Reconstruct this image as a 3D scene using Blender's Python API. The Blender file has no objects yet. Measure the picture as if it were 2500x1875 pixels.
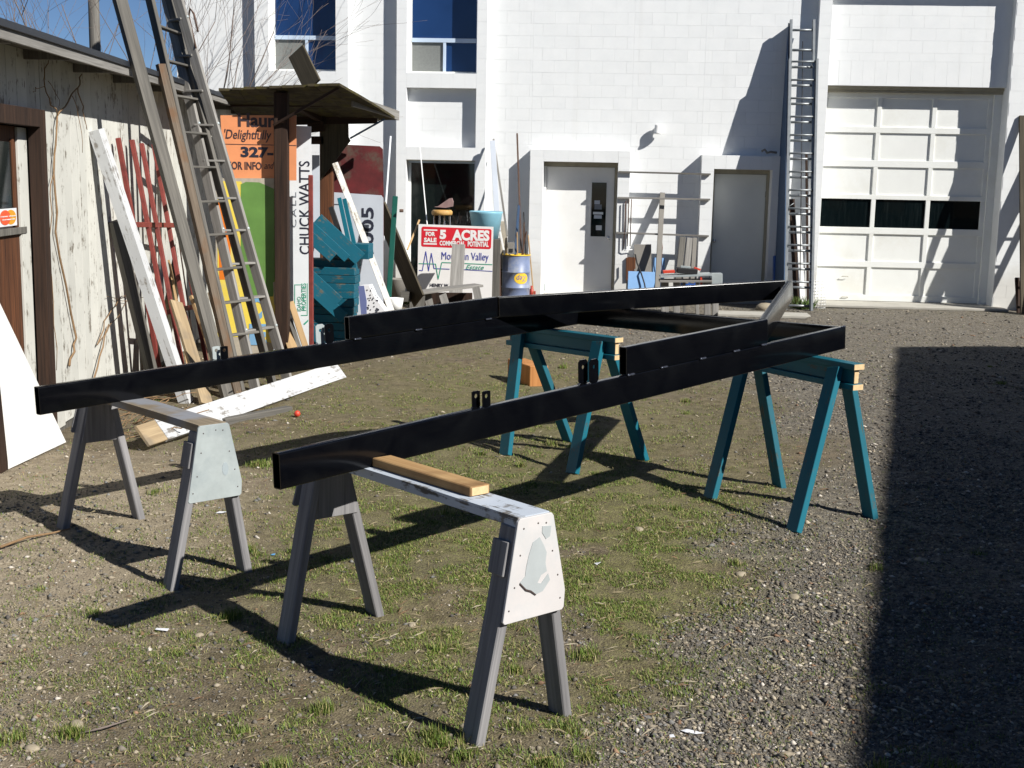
import bpy, bmesh, math, random
import numpy as np
from mathutils import Matrix, Vector
R = math.radians
random.seed(7); rng = np.random.default_rng(7)
scn = bpy.context.scene; COL = scn.collection

# ---------------------------------------------------------------- camera, world, sun
F_PX, PITCH, ROLL, CAM_H = 3073.8, 0.1641, 0.0198, 2.1167      # focal length in px of a 2500 px wide picture
cd = bpy.data.cameras.new('camera'); cam = bpy.data.objects.new('camera', cd); COL.objects.link(cam)
cd.sensor_width = 36; cd.lens = 36 * F_PX / 2500; cd.clip_start = .05; cd.clip_end = 900
cr, sr, cp, sp = math.cos(ROLL), math.sin(ROLL), math.cos(PITCH), math.sin(PITCH)
right0 = Vector((1, 0, 0)); up0 = Vector((0, sp, cp)); fwd = Vector((0, cp, -sp))
right = right0 * cr + up0 * (sr); up = up0 * cr - right0 * (sr)
cam.matrix_world = Matrix(((right.x, up.x, -fwd.x, 0), (right.y, up.y, -fwd.y, 0), (right.z, up.z, -fwd.z, CAM_H), (0, 0, 0, 1)))
scn.camera = cam
scn.render.resolution_x = 1024; scn.render.resolution_y = 768
SUNV = Vector((1.06, -.758, 1)).normalized()
world = bpy.data.worlds.new("World"); scn.world = world; world.use_nodes = True
wn = world.node_tree; wn.nodes.clear()
sky = wn.nodes.new('ShaderNodeTexSky'); sky.sky_type = 'NISHITA'; sky.sun_disc = False
sky.sun_elevation = math.asin(SUNV.z); sky.sun_rotation = math.atan2(SUNV.x, SUNV.y)
sky.air_density = .75; sky.dust_density = 0; sky.ozone_density = 5; sky.altitude = 2200
bg = wn.nodes.new('ShaderNodeBackground'); bg.inputs[1].default_value = .05
wo = wn.nodes.new('ShaderNodeOutputWorld')
wn.links.new(sky.outputs[0], bg.inputs[0]); wn.links.new(bg.outputs[0], wo.inputs[0])
sl = bpy.data.lights.new('sun', 'SUN'); sl.energy = 5.0; sl.angle = R(.53); sl.color = (1, .97, .915)
sun = bpy.data.objects.new('sun', sl); COL.objects.link(sun)
sun.rotation_euler = SUNV.to_track_quat('Z', 'Y').to_euler(); sun.location = (20, -15, 30)
vs = scn.view_settings; vs.view_transform = 'Standard'; vs.look = 'None'; vs.gamma = 1; vs.exposure = .52; vs.use_curve_mapping = False

# ---------------------------------------------------------------- survey helpers: where a point of the photograph lies on a known plane
K = 2500 / 2212
O = Vector((0, 0, CAM_H))
def ray(px, py):
    U = px * K - 1250; V = py * K - 937.5
    X = U * cr + V * sr; Y = -U * sr + V * cr
    return Vector((X, F_PX * cp - Y * sp, -F_PX * sp - Y * cp))
def G(px, py, z=0.0):
    d = ray(px, py); return O + d * ((z - CAM_H) / d.z)
def AT(px, py, Y):
    d = ray(px, py); return O + d * (Y / d.y)
class Frame:
    def __init__(s, origin, ang, tilt=0, yaw2=0):
        s.M = Matrix.Translation(origin) @ Matrix.Rotation(ang, 4, 'Z') @ Matrix.Rotation(tilt, 4, 'X') @ Matrix.Rotation(yaw2, 4, 'Y')
        s.I = s.M.inverted()
    def px(s, x, y, o=0.0):                     # -> (a, z) on the plane o metres in front of the frame
        d = s.I.to_3x3() @ ray(x, y); p = s.I @ O
        q = p + d * ((-o - p.y) / d.y); return q.x, q.z
    def w(s, a, z, o=0.0): return s.M @ Vector((a, -o, z))
    def pw(s, x, y, o=0.0): a, z = s.px(x, y, o); return s.w(a, z, o)
FA_D, PSI = 22.3954, .0627
FA = Frame((0, FA_D, 0), -PSI)
SH = Frame((-3.64, 10.04, 0), R(92.46))

# ---------------------------------------------------------------- object helpers
W = {}
def link(o, M, parent=None):
    COL.objects.link(o); W[o] = M.copy()
    if parent is not None:
        o.parent = parent; o.matrix_basis = W[parent].inverted() @ M
    else: o.matrix_basis = M
    return o
def tag(o, label=None, cat=None, group=None, kind=None):
    if label: o['label'] = label
    if cat: o['category'] = cat
    if group: o['group'] = group
    if kind: o['kind'] = kind
    return o
def thing(name, label, cat, loc=(0, 0, 0), group=None, M=None):
    o = bpy.data.objects.new(name, None); o.empty_display_size = .2
    link(o, M if M is not None else Matrix.Translation(Vector(loc))); return tag(o, label, cat, group)
def obj(name, me, mat, parent=None, M=Matrix()):
    if mat is not None and not me.materials: me.materials.append(mat)
    return link(bpy.data.objects.new(name, me), M, parent)
def mesh_from(name, v, f, smooth=False):
    me = bpy.data.meshes.new(name); me.from_pydata([tuple(p) for p in v], [], f); me.update()
    if smooth: me.polygons.foreach_set('use_smooth', [True] * len(me.polygons))
    return me
def bm_done(bm, name, smooth=False):
    bmesh.ops.recalc_face_normals(bm, faces=bm.faces)
    me = bpy.data.meshes.new(name); bm.to_mesh(me); bm.free()
    if smooth: me.polygons.foreach_set('use_smooth', [True] * len(me.polygons))
    return me
CACHE = {}
def box_me(x, y, z, bev=.003, mat=None):
    k = (round(x, 4), round(y, 4), round(z, 4), round(bev, 4), mat.name if mat else '')
    if k in CACHE: return CACHE[k]
    bm = bmesh.new(); bmesh.ops.create_cube(bm, size=1)
    bmesh.ops.scale(bm, vec=(x, y, z), verts=bm.verts)
    if bev and min(x, y, z) > bev * 2.5:
        bmesh.ops.bevel(bm, geom=bm.edges[:], offset=bev, segments=1, affect='EDGES', profile=.5)
    me = bm_done(bm, 'box'); CACHE[k] = me
    if mat: me.materials.append(mat)
    return me
def bar(name, p0, p1, w, t, mat, parent=None, n=(1, 0, 0), bev=.003, warp=0):
    """straight piece from p0 to p1; w = width, t = thickness measured along n"""
    p0, p1 = Vector(p0), Vector(p1); d = p1 - p0; L = d.length; d.normalize()
    n = Vector(n); n = (n - d * n.dot(d)).normalized(); x = n.cross(d)
    M = Matrix(((x.x, n.x, d.x, 0), (x.y, n.y, d.y, 0), (x.z, n.z, d.z, 0), (0, 0, 0, 1)))
    M = Matrix.Translation((p0 + p1) / 2) @ M
    if warp:
        bm = bmesh.new(); bmesh.ops.create_cube(bm, size=1); bmesh.ops.scale(bm, vec=(w, t, L), verts=bm.verts)
        ed = [e for e in bm.edges if abs(e.verts[0].co.z - e.verts[1].co.z) > L * .5]
        bmesh.ops.subdivide_edges(bm, edges=ed, cuts=7)
        ph = random.uniform(0, 6)
        for v in bm.verts:
            s = v.co.z / L
            v.co.y += warp * math.cos(s * math.pi); v.co.x += warp * .5 * math.sin(s * 4 + ph) + random.uniform(-1, 1) * .0012
        me = bm_done(bm, 'box')
    else: me = box_me(w, t, L, bev, mat)
    return obj(name, me, mat, parent, M)
def fbox(name, fr, a0, a1, z0, z1, o0, o1, mat, parent=None, bev=.002):
    M = fr.M @ Matrix.Translation(((a0 + a1) / 2, -(o0 + o1) / 2, (z0 + z1) / 2))
    return obj(name, box_me(abs(a1 - a0), abs(o1 - o0), abs(z1 - z0), bev, mat), mat, parent, M)
def prism(name, pts, th, mat, parent=None, M=Matrix(), bev=0):
    """2D outline (x,z) extruded along +y by th"""
    n = len(pts); v = [(p[0], 0, p[1]) for p in pts] + [(p[0], th, p[1]) for p in pts]
    bm = bmesh.new(); vs_ = [bm.verts.new(p) for p in v]
    bm.faces.new(vs_[:n]); bm.faces.new(vs_[n:][::-1])
    for i in range(n): bm.faces.new((vs_[i], vs_[(i + 1) % n], vs_[n + (i + 1) % n], vs_[n + i]))
    if bev: bmesh.ops.bevel(bm, geom=bm.edges[:], offset=bev, segments=1, affect='EDGES')
    return obj(name, bm_done(bm, name), mat, parent, M)
def lathe(name, prof, mat, parent=None, M=Matrix(), n=28, smooth=True):
    v, f = [], []
    for r, z in prof:
        for i in range(n): a = 2 * math.pi * i / n; v.append((r * math.cos(a), r * math.sin(a), z))
    for j in range(len(prof) - 1):
        for i in range(n):
            a, b = j * n + i, j * n + (i + 1) % n; f.append((a, b, b + n, a + n))
    return obj(name, mesh_from(name, v, f, smooth), mat, parent, M)
def tube_me(pts, rad, n=6, name='tube'):
    pts = [Vector(p) for p in pts]; v, f = [], []
    rads = rad if isinstance(rad, (list, tuple)) else [rad] * len(pts)
    x = None
    for i, p in enumerate(pts):
        d = (pts[min(i + 1, len(pts) - 1)] - pts[max(i - 1, 0)]).normalized()
        if x is None: x = d.orthogonal().normalized()
        x = (x - d * x.dot(d)).normalized(); y = d.cross(x)
        for k in range(n):
            a = 2 * math.pi * k / n; v.append(p + (x * math.cos(a) + y * math.sin(a)) * rads[i])
    for i in range(len(pts) - 1):
        for k in range(n):
            a, b = i * n + k, i * n + (k + 1) % n; f.append((a, b, b + n, a + n))
    f.append(tuple(range(n))[::-1]); f.append(tuple(range((len(pts) - 1) * n, len(pts) * n)))
    return mesh_from(name, v, f, True)
def tube(name, pts, rad, mat, parent=None, n=6): return obj(name, tube_me(pts, rad, n), mat, parent)
def join_tubes(name, lst, mat, parent=None, n=5):
    V, Fc = [], []
    for pts, r in lst:
        me = tube_me(pts, r, n); o = len(V)
        V += [tuple(v.co) for v in me.vertices]; Fc += [tuple(o + i for i in p.vertices) for p in me.polygons]
        bpy.data.meshes.remove(me)
    return obj(name, mesh_from(name, V, Fc, True), mat, parent)
def text(name, s, fr, a, z, o, width, height, mat, parent, rot=0, bold=0.0, shear=0, space=1.0, mirror=False):
    """lettering fitted to width x height, its lower left corner (before turning) at a, z on the plane o of the frame"""
    cu = bpy.data.curves.new('t', 'FONT'); cu.body = s; cu.size = 1; cu.offset = bold; cu.extrude = .02; cu.shear = shear; cu.space_character = space
    cu.resolution_u = 3
    to = bpy.data.objects.new('t', cu); COL.objects.link(to)
    dg = bpy.context.evaluated_depsgraph_get(); me = bpy.data.meshes.new_from_object(to.evaluated_get(dg))
    bpy.data.objects.remove(to)
    xs = [v.co.x for v in me.vertices]; ys = [v.co.y for v in me.vertices]
    x0, x1, y0, y1 = min(xs), max(xs), min(ys), max(ys)
    sx, sy = width / (x1 - x0), height / (y1 - y0)
    for v in me.vertices: v.co = ((v.co.x - x0) * sx, (v.co.y - y0) * sy, v.co.z * .05)
    M = fr.M @ Matrix.Translation((a, -o, z)) @ Matrix.Rotation(R(90), 4, 'X') @ Matrix.Rotation(R(rot), 4, 'Z')
    me.materials.clear()
    return obj(name, me, mat, parent, M)

# ---------------------------------------------------------------- materials
class NT:
    def __init__(s, name):
        s.m = bpy.data.materials.new(name); s.m.use_nodes = True; s.t = s.m.node_tree; s.n = s.t.nodes
        s.b = s.n['Principled BSDF']; s.tc = s.n.new('ShaderNodeTexCoord'); s.oi = s.n.new('ShaderNodeObjectInfo')
    def L(s, a, b): s.t.links.new(a, b)
    def vec(s, scale=(1, 1, 1), rnd=True, src='Object'):
        mp = s.n.new('ShaderNodeMapping'); mp.inputs['Scale'].default_value = scale
        s.L(s.tc.outputs[src], mp.inputs[0])
        if rnd:
            mu = s.n.new('ShaderNodeMath'); mu.operation = 'MULTIPLY'; mu.inputs[1].default_value = 37.0
            s.L(s.oi.outputs['Random'], mu.inputs[0])
            cx = s.n.new('ShaderNodeCombineXYZ')
            for i in range(3): s.L(mu.outputs[0], cx.inputs[i])
            s.L(cx.outputs[0], mp.inputs['Location'])
        return mp.outputs[0]
    def noise(s, vec, scale, detail=4, rough=.55, dist=0):
        n = s.n.new('ShaderNodeTexNoise'); n.inputs['Scale'].default_value = scale; n.inputs['Detail'].default_value = detail
        n.inputs['Roughness'].default_value = rough; n.inputs['Distortion'].default_value = dist
        s.L(vec, n.inputs['Vector']); return n.outputs['Fac']
    def voro(s, vec, scale, out='Distance', feature='F1'):
        n = s.n.new('ShaderNodeTexVoronoi'); n.feature = feature; n.inputs['Scale'].default_value = scale
        s.L(vec, n.inputs['Vector']); return n.outputs[out]
    def ramp(s, fac, stops, interp='LINEAR'):
        r = s.n.new('ShaderNodeValToRGB'); r.color_ramp.interpolation = interp; e = r.color_ramp.elements
        while len(e) < len(stops): e.new(.5)
        for i, (p, c) in enumerate(stops):
            e[i].position = p; e[i].color = (c, c, c, 1) if isinstance(c, (int, float)) else (*c, 1)
        s.L(fac, r.inputs[0]); return r.outputs[0]
    def mix(s, fac, a, b, mode='MIX'):
        m = s.n.new('ShaderNodeMix'); m.data_type = 'RGBA'; m.blend_type = mode
        for sock, val in ((m.inputs[0], fac), (m.inputs[6], a), (m.inputs[7], b)):
            if isinstance(val, (int, float)): sock.default_value = val
            elif isinstance(val, tuple): sock.default_value = (*val, 1)
            else: s.L(val, sock)
        return m.outputs[2]
    def math(s, op, a, b=0):
        m = s.n.new('ShaderNodeMath'); m.operation = op
        for i, val in enumerate((a, b)):
            if isinstance(val, (int, float)): m.inputs[i].default_value = val
            else: s.L(val, m.inputs[i])
        return m.outputs[0]
    def bump(s, h, strength=.3, dist=.01):
        b = s.n.new('ShaderNodeBump'); b.inputs['Strength'].default_value = strength; b.inputs['Distance'].default_value = dist
        s.L(h, b.inputs['Height']); s.L(b.outputs[0], s.b.inputs['Normal'])
    def done(s, col=None, rough=.6, metal=0, spec=.5):
        if col is not None:
            if isinstance(col, tuple): s.b.inputs['Base Color'].default_value = (*col, 1)
            else: s.L(col, s.b.inputs['Base Color'])
        if isinstance(rough, (int, float)): s.b.inputs['Roughness'].default_value = rough
        else: s.L(rough, s.b.inputs['Roughness'])
        s.b.inputs['Metallic'].default_value = metal; s.b.inputs['Specular IOR Level'].default_value = spec
        return s.m
def wood(name, c1, c2, paint=None, peel=.5, rough=.8, grain=1.0, stain=None, soft=.06):
    """grain runs along local z; with paint the bare wood shows where the coat has come off"""
    t = NT(name); g = t.vec((45 * grain, 45 * grain, 1.6)); v = t.vec((1, 1, 1))
    n1 = t.noise(g, 1, 5, .6, .6); n2 = t.noise(t.vec((9, 9, .8)), 1, 3)
    col = t.mix(t.ramp(n1, [(.3, 0), (.7, 1)]), c1, c2)
    col = t.mix(t.math('MULTIPLY', t.ramp(n2, [(.35, 0), (.7, 1)]), .45), col, tuple(x * .55 for x in c1))
    if stain: col = t.mix(t.ramp(t.noise(v, 3, 3), [(.5, 0), (.62, .8)]), col, stain)
    hgt = n1
    if paint:
        m = t.math('ADD', t.math('MULTIPLY', t.noise(v, 7, 6, .7), .6), t.math('MULTIPLY', n1, .4))
        msk = t.ramp(m, [(peel - soft * .5, 0), (peel + soft * .5, 1)])
        pc = t.mix(t.ramp(t.noise(v, 2.5, 4), [(.3, 0), (.75, 1)]), tuple(x * .86 for x in paint), paint)
        col = t.mix(msk, col, pc); hgt = t.math('ADD', t.math('MULTIPLY', msk, .6), t.math('MULTIPLY', n1, .4))
    tint = t.ramp(t.oi.outputs['Random'], [(0, .8), (1, 1.0)])
    col = t.mix(1.0, col, tint, 'MULTIPLY')
    t.bump(hgt, .5, .0025); return t.done(col, rough, 0, .3)
def paint(name, c, rough=.5, var=.12, bump=.15, scale=6, metal=0, spec=.5, dirt=None, damt=.5):
    t = NT(name); v = t.vec()
    n = t.noise(v, scale, 5, .6)
    col = t.mix(t.ramp(n, [(.3, 0), (.7, 1)]), tuple(x * (1 - var) for x in c), c)
    if dirt: col = t.mix(t.math('MULTIPLY', t.ramp(t.noise(v, scale * .6, 6, .7), [(.5, 0), (.68, 1)]), damt), col, dirt)
    if bump: t.bump(t.noise(v, scale * 12, 3), bump, .002)
    return t.done(col, rough, metal, spec)
m_black = None
def mk_black():
    t = NT('black_gloss_enamel'); v = t.vec((1, 1, 1), False)
    n = t.noise(v, 3, 5, .6, 1)
    col = t.mix(t.ramp(n, [(.4, 0), (.75, 1)]), (.0018, .002, .003), (.004, .0045, .0055))
    r = t.ramp(n, [(.35, .15), (.7, .24)])
    t.bump(t.noise(v, 28, 2), .05, .002); return t.done(col, r, 0, .38)
m_black = mk_black()
def mk_block():
    t = NT('white_painted_block'); v = t.vec((1, 1, 1))
    n = t.noise(v, 3, 5, .6); col = t.mix(t.ramp(n, [(.3, 0), (.75, 1)]), (.77, .785, .785), (.825, .835, .83))
    ge = t.n.new('ShaderNodeNewGeometry'); sx = t.n.new('ShaderNodeSeparateXYZ'); t.L(ge.outputs['Position'], sx.inputs[0])
    gn = t.noise(ge.outputs['Position'], 1.6, 5, .65); gz = t.math('ADD', sx.outputs[2], t.math('MULTIPLY', gn, -.9))
    col = t.mix(t.math('MULTIPLY', t.ramp(gz, [(0, 1), (.35, 0)]), .45), col, (.50, .46, .38))
    st = t.n.new('ShaderNodeMapping'); st.inputs['Scale'].default_value = (5, 5, .25); t.L(ge.outputs['Position'], st.inputs[0])
    col = t.mix(t.math('MULTIPLY', t.ramp(t.noise(st.outputs[0], 1, 4, .6), [(.56, 0), (.75, 1)]), .10), col, (.52, .50, .45))
    tint = t.ramp(t.oi.outputs['Random'], [(0, .978), (1, 1.0)]); col = t.mix(1.0, col, tint, 'MULTIPLY')
    t.bump(t.noise(v, 160, 3), .35, .003); return t.done(col, .75, 0, .3)
m_block = mk_block()
m_joint = paint('white_painted_mortar', (.79, .80, .795), .85, .06, .3, 8)
m_white = paint('white_door_paint', (.83, .83, .81), .45, .05, .08, 3, dirt=(.6, .57, .5), damt=.15)
m_whitegar = paint('white_panel_paint', (.80, .81, .78), .5, .06, .1, 2, dirt=(.62, .60, .52), damt=.4)
m_beige = paint('weathered_cream_trim_and_shade', (.36, .33, .25), .7, .2, .3, 9)
m_greydoor = paint('pale_grey_door_paint', (.70, .71, .67), .4, .08, .05, 2)
m_alu = paint('dull_aluminium', (.30, .32, .33), .45, .25, .1, 12, metal=.5)
m_aludk = paint('blue_metal_and_sky_shade', (.035, .075, .15), .5, .2, .1, 8, metal=.2)  # also paints the sky-lit shade on the edge-on sheet
m_winfr = paint('blue_white_window_frame', (.55, .66, .80), .4, .08, .05, 5)
def glass(name, c, rough=.03, streak=0):
    t = NT(name); v = t.vec()
    col = t.mix(t.ramp(t.noise(v, 1.5, 3), [(.3, 0), (.7, 1)]), tuple(x * .8 for x in c), c)
    if streak: col = t.mix(t.math('MULTIPLY', t.ramp(t.noise(t.vec((30, 30, 2)), 1, 5), [(.5, 0), (.8, 1)]), streak), col, (.07, .09, .09))
    return t.done(col, rough, 0, .6)
m_gblue = glass('sky_reflection_blue_glass', (.012, .04, .13), .04)  # blue base colour stands in for the reflected sky
m_gdark = glass('dark_window_glass', (.006, .010, .010), .05, .06)
m_gbox = glass('grimy_dark_glass', (.003, .006, .007), .04, .12)
m_screen = paint('grey_insect_screen', (.20, .21, .20), .9, .15, .2, 30)
m_dark = paint('dark_void', (.004, .004, .005), .9, 0, 0)
m_shed = wood('peeling_white_board', (.18, .16, .13), (.34, .30, .24), (.66, .655, .60), .425, .85, .8)
m_greywood = wood('silver_grey_wood', (.19, .18, .165), (.36, .345, .32))
m_greywood2 = wood('dark_grey_wood', (.10, .095, .085), (.22, .205, .18))
m_horse = wood('faded_grey_horse_wood', (.17, .165, .17), (.33, .32, .32), rough=.75)
m_whorse = wood('chipped_white_horse_wood', (.12, .11, .10), (.30, .28, .25), (.56, .62, .70), .44, .7)
m_tanhorse = wood('weathered_tan_plank', (.20, .16, .11), (.38, .31, .22), stain=(.25, .27, .31))
m_brown = wood('dark_brown_stained_wood', (.018, .010, .007), (.065, .034, .021))
m_brown2 = wood('rust_brown_wood', (.05, .02, .01), (.20, .075, .03))
m_tan = wood('fresh_tan_lumber', (.42, .27, .13), (.62, .43, .23))
m_pale = wood('pale_old_lumber', (.30, .22, .13), (.50, .38, .23), stain=(.22, .18, .13))
m_oldbrown = wood('faded_brown_wood', (.09, .065, .045), (.22, .175, .13), stain=(.15, .08, .04))
m_lumber = wood('tan_brown_lumber', (.36, .20, .08), (.60, .40, .19), stain=(.22, .12, .05))
m_orangew = wood('orange_timber', (.42, .17, .05), (.62, .29, .10))
m_endgrain = paint('pale_end_grain', (.70, .50, .27), .8, .25, .4, 40)
m_whitewood = wood('white_painted_lumber', (.24, .22, .2), (.42, .40, .37), (.60, .61, .62), .43, .65)
m_speck = wood('speckled_white_lath', (.30, .27, .22), (.55, .50, .42), (.72, .70, .66), .46, .8)
m_redst = paint('red_oxide_steel', (.24, .045, .035), .6, .3, .2, 10, dirt=(.09, .02, .018), damt=.7)
m_teal = wood('teal_painted_wood', (.06, .08, .07), (.16, .15, .12), (.006, .125, .175), .40, .5)
m_tealplank = wood('scuffed_teal_plank', (.10, .10, .08), (.24, .21, .15), (.005, .11, .165), .425, .6)
m_greenst = paint('dark_green_steel', (.008, .10, .075), .45, .2, .1, 8)
m_orange = paint('orange_sign_paint', (.78, .30, .13), .55, .12, .1, 5)
m_yellow = paint('yellow_sign_paint', (.80, .62, .09), .55, .1, .1, 5, dirt=(.6, .5, .3), damt=.5)
m_green = paint('green_sign_paint', (.13, .27, .06), .55, .25, .1, 4)
m_ltblue = paint('light_blue_sign_paint', (.20, .40, .62), .55, .15, .1, 4)
m_orstripe = paint('bright_orange_paint', (.75, .19, .015), .55, .1, .1, 5)
m_plyedge = paint('bare_plywood', (.45, .40, .32), .8, .2, .3, 20)
m_signwhite = paint('white_sign_board', (.74, .77, .79), .45, .06, .05, 5, dirt=(.5, .5, .48), damt=.35)
m_signgrey = paint('light_grey_sign_board', (.52, .56, .62), .5, .08, .05, 4)
m_ink = paint('black_lettering', (.02, .022, .04), .5, .1, 0)
m_greyink = paint('grey_lettering', (.20, .22, .25), .5, .1, 0)
m_brownink = paint('dark_brown_lettering', (.055, .035, .04), .5, .1, 0)
m_greenink = paint('green_lettering', (.02, .33, .20), .5, .1, 0)
m_blueink = paint('blue_lettering', (.06, .07, .36), .5, .1, 0)
m_redsign = paint('bright_red_sign', (.66, .02, .035), .4, .06, 0)
m_whink = paint('white_lettering', (.82, .80, .78), .5, .04, 0)
m_dkred = paint('faded_dark_red_board', (.13, .010, .012), .75, .6, .3, 4, dirt=(.085, .07, .05), damt=1)
m_dkply = wood('dark_plywood_and_shade', (.055, .045, .03), (.12, .10, .065))  # also colours in the shade of the roof plank and shelter board
m_moss = None
def mk_moss():
    t = NT('mossy_roof_board'); v = t.vec()
    a = t.noise(t.vec((3, 14, 3)), 2, 5, .65); b = t.noise(v, 5, 6, .7)
    col = t.mix(t.ramp(a, [(.3, 0), (.7, 1)]), (.022, .018, .012), (.09, .075, .045))
    col = t.mix(t.ramp(b, [(.5, 0), (.64, .8)]), col, (.085, .075, .018))
    t.bump(b, .6, .01); return t.done(col, .95, 0, .1)
m_moss = mk_moss()
m_drum = paint('blue_grey_drum_paint', (.20, .25, .40), .45, .3, .1, 5, dirt=(.36, .37, .38), damt=.8)
m_drumy = paint('yellow_drum_paint', (.80, .52, .04), .5, .15, .1, 8)
m_tub = paint('sky_blue_plastic', (.24, .50, .62), .4, .15, .05, 4)
m_foamb = paint('light_blue_foam_board', (.22, .40, .68), .85, .08, .3, 12)
m_foamw = paint('white_foam', (.80, .80, .82), .8, .05, .2, 10)
m_foamv = paint('violet_blue_foam', (.14, .17, .36), .8, .1, .2, 10)
m_seat = paint('cracked_orange_vinyl', (.62, .36, .11), .6, .4, .5, 20)
m_mauve = paint('mauve_cloth', (.30, .19, .18), .9, .3, .5, 12)
m_chrome = paint('worn_chrome', (.62, .64, .68), .2, .1, 0, 5, metal=1)
m_galv = paint('galvanised_steel', (.47, .52, .52), .42, .25, .08, 7, metal=.25, dirt=(.22, .27, .30), damt=.35)
m_rust = paint('rusty_brown_steel', (.11, .06, .04), .75, .4, .3, 12)
m_redbr = paint('red_cast_iron', (.42, .05, .03), .5, .2, .1, 10)
m_blackpl = paint('black_rubber', (.012, .012, .013), .6, .1, .1, 9)
m_bluepl = paint('blue_plastic', (.02, .09, .36), .4, .1, 0, 5)
m_redpl = paint('red_plastic', (.60, .06, .03), .45, .1, 0, 5)
m_conc = paint('pale_concrete', (.42, .40, .35), .9, .15, .5, 4, dirt=(.25, .23, .19), damt=.5)
m_greybd = paint('grey_brown_board', (.24, .225, .20), .85, .15, .2, 6)
m_mark = paint('brown_vine_bark', (.26, .16, .08), .9, .3, .4, 30)
m_bark = paint('grey_brown_bark', (.20, .16, .14), .9, .3, .4, 20)
m_roofblk = paint('black_roll_roofing', (.018, .022, .03), .55, .2, .3, 12)
m_cream = paint('peeling_cream_plate', (.56, .535, .525), .6, .12, .1, 4, dirt=(.42, .45, .46), damt=.7)
m_peelp = paint('bare_grey_patch', (.385, .415, .42), .6, .12, .1, 9)
m_nail = paint('rusty_nail_head', (.06, .04, .035), .6, .2, 0)
m_stone = paint('tan_river_stone', (.33, .28, .20), .8, .2, .2, 8)
m_sticker = paint('white_sticker', (.75, .76, .78), .4, .03, 0)
m_stred = paint('red_orange_print', (.78, .10, .03), .4, .05, 0)
m_stora = paint('amber_print', (.72, .33, .02), .4, .05, 0)
m_paper = paint('white_paper_scrap', (.72, .73, .76), .7, .1, .1, 30)

# ================================================================ THE GROUND
def vnoise(x, y, s, seed=0, oct=4):
    out = np.zeros_like(x); amp = 1; tot = 0
    for o in range(oct):
        r = np.random.default_rng(seed * 31 + o); T = r.random((128, 128))
        X = x / s; Y = y / s; xi = np.floor(X).astype(int); yi = np.floor(Y).astype(int); fx = X - xi; fy = Y - yi
        fx = fx * fx * (3 - 2 * fx); fy = fy * fy * (3 - 2 * fy)
        g = lambda a, b: T[a % 128, b % 128]
        out += amp * ((g(xi, yi) * (1 - fx) + g(xi + 1, yi) * fx) * (1 - fy) + (g(xi, yi + 1) * (1 - fx) + g(xi + 1, yi + 1) * fx) * fy)
        tot += amp; amp *= .55; s *= .5
    return out / tot
def sst(a, b, x): t = np.clip((x - a) / (b - a), 0, 1); return t * t * (3 - 2 * t)
def masks(x, y):
    """how gravelly, grassy and sandy the yard is at x, y"""
    n1 = vnoise(x, y, 1.1, 1); n2 = vnoise(x, y, .35, 2); n3 = vnoise(x, y, 2.4, 3, 3)
    edge = np.interp(y, [2, 3.5, 4.3, 5.5, 7, 7.6, 9, 11, 13, 15, 17, 20, 30], [-.1, .1, .38, .95, 1.15, 1.6, 2.25, 2.6, 2.5, 1.6, -.3, -1.6, -2])
    gravel = sst(-.28, .35, x - edge + (n1 - .5) * 1.1 + (n2 - .5) * .5)
    core = np.exp(-(((x - .55) / 1.35) ** 2 + ((y - 7.0) / 1.7) ** 2)) * 1.0
    mid = np.exp(-(((x + .1) / 2.2) ** 2 + ((y - 11.) / 4.0) ** 2)) * .75
    left = np.exp(-(((x + .5) / 1.5) ** 2 + ((y - 5.7) / 1.3) ** 2)) * .26
    wall = .28 * sst(19.5, 21.5, y)
    far = np.exp(-(((x - 3.8) / 2.0) ** 2 + ((y - 15.) / 1.7) ** 2)) * .35
    grass = core + mid + left + far + wall + .03
    grass = grass * (1 - .8 * gravel) * sst(.26, .56, n2 * .5 + n1 * .5 + .06)
    sand = sst(-1.1, -2.3, x) * sst(10.5, 7.5, y) * sst(.32, .55, n3 + .1) + .35 * sst(-.2, -1.2, x) * sst(6, 4.6, y) * sst(.45, .6, n1)
    return np.clip(gravel, 0, 1), np.clip(grass, 0, 1), np.clip(sand, 0, 1)
def hgt(x, y):
    return (vnoise(x, y, .9, 5, 3) - .5) * .05 + (vnoise(x, y, .12, 6, 3) - .5) * .016 - .004
def axis(lo, hi, step, outs): return np.concatenate([[-o for o in outs[::-1]], np.arange(lo, hi, step), outs])
gx = np.concatenate([[-400, -150, -60, -30, -18, -11, -8], np.arange(-6, -3, .08), np.arange(-3, 3.6, .032), np.arange(3.6, 9.6, .07), [10.5, 12, 15, 20, 30, 60, 150, 400]])
gy = np.concatenate([[-400, -150, -60, -25, -10, -4, 0, 2, 3], np.arange(3.6, 9.5, .032), np.arange(9.5, 15, .05), np.arange(15, 23, .09), [24, 26, 30, 40, 60, 150, 400, 800]])
XX, YY = np.meshgrid(gx, gy); nx, ny = len(gx), len(gy)
ZZ = np.where((np.abs(XX) < 10) & (YY > 3) & (YY < 21.4), hgt(XX, YY), -.01)
me = bpy.data.meshes.new('ground'); me.vertices.add(nx * ny)
me.vertices.foreach_set('co', np.stack([XX, YY, ZZ], -1).astype(np.float32).ravel())
idx = np.arange(nx * ny).reshape(ny, nx)
q = np.stack([idx[:-1, :-1], idx[:-1, 1:], idx[1:, 1:], idx[1:, :-1]], -1).reshape(-1, 4)
me.loops.add(q.size); me.polygons.add(len(q)); me.loops.foreach_set('vertex_index', q.ravel().astype(np.int32))
me.polygons.foreach_set('loop_start', (np.arange(len(q)) * 4).astype(np.int32))
me.polygons.foreach_set('use_smooth', [True] * len(q)); me.update(calc_edges=True); me.validate()
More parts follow.
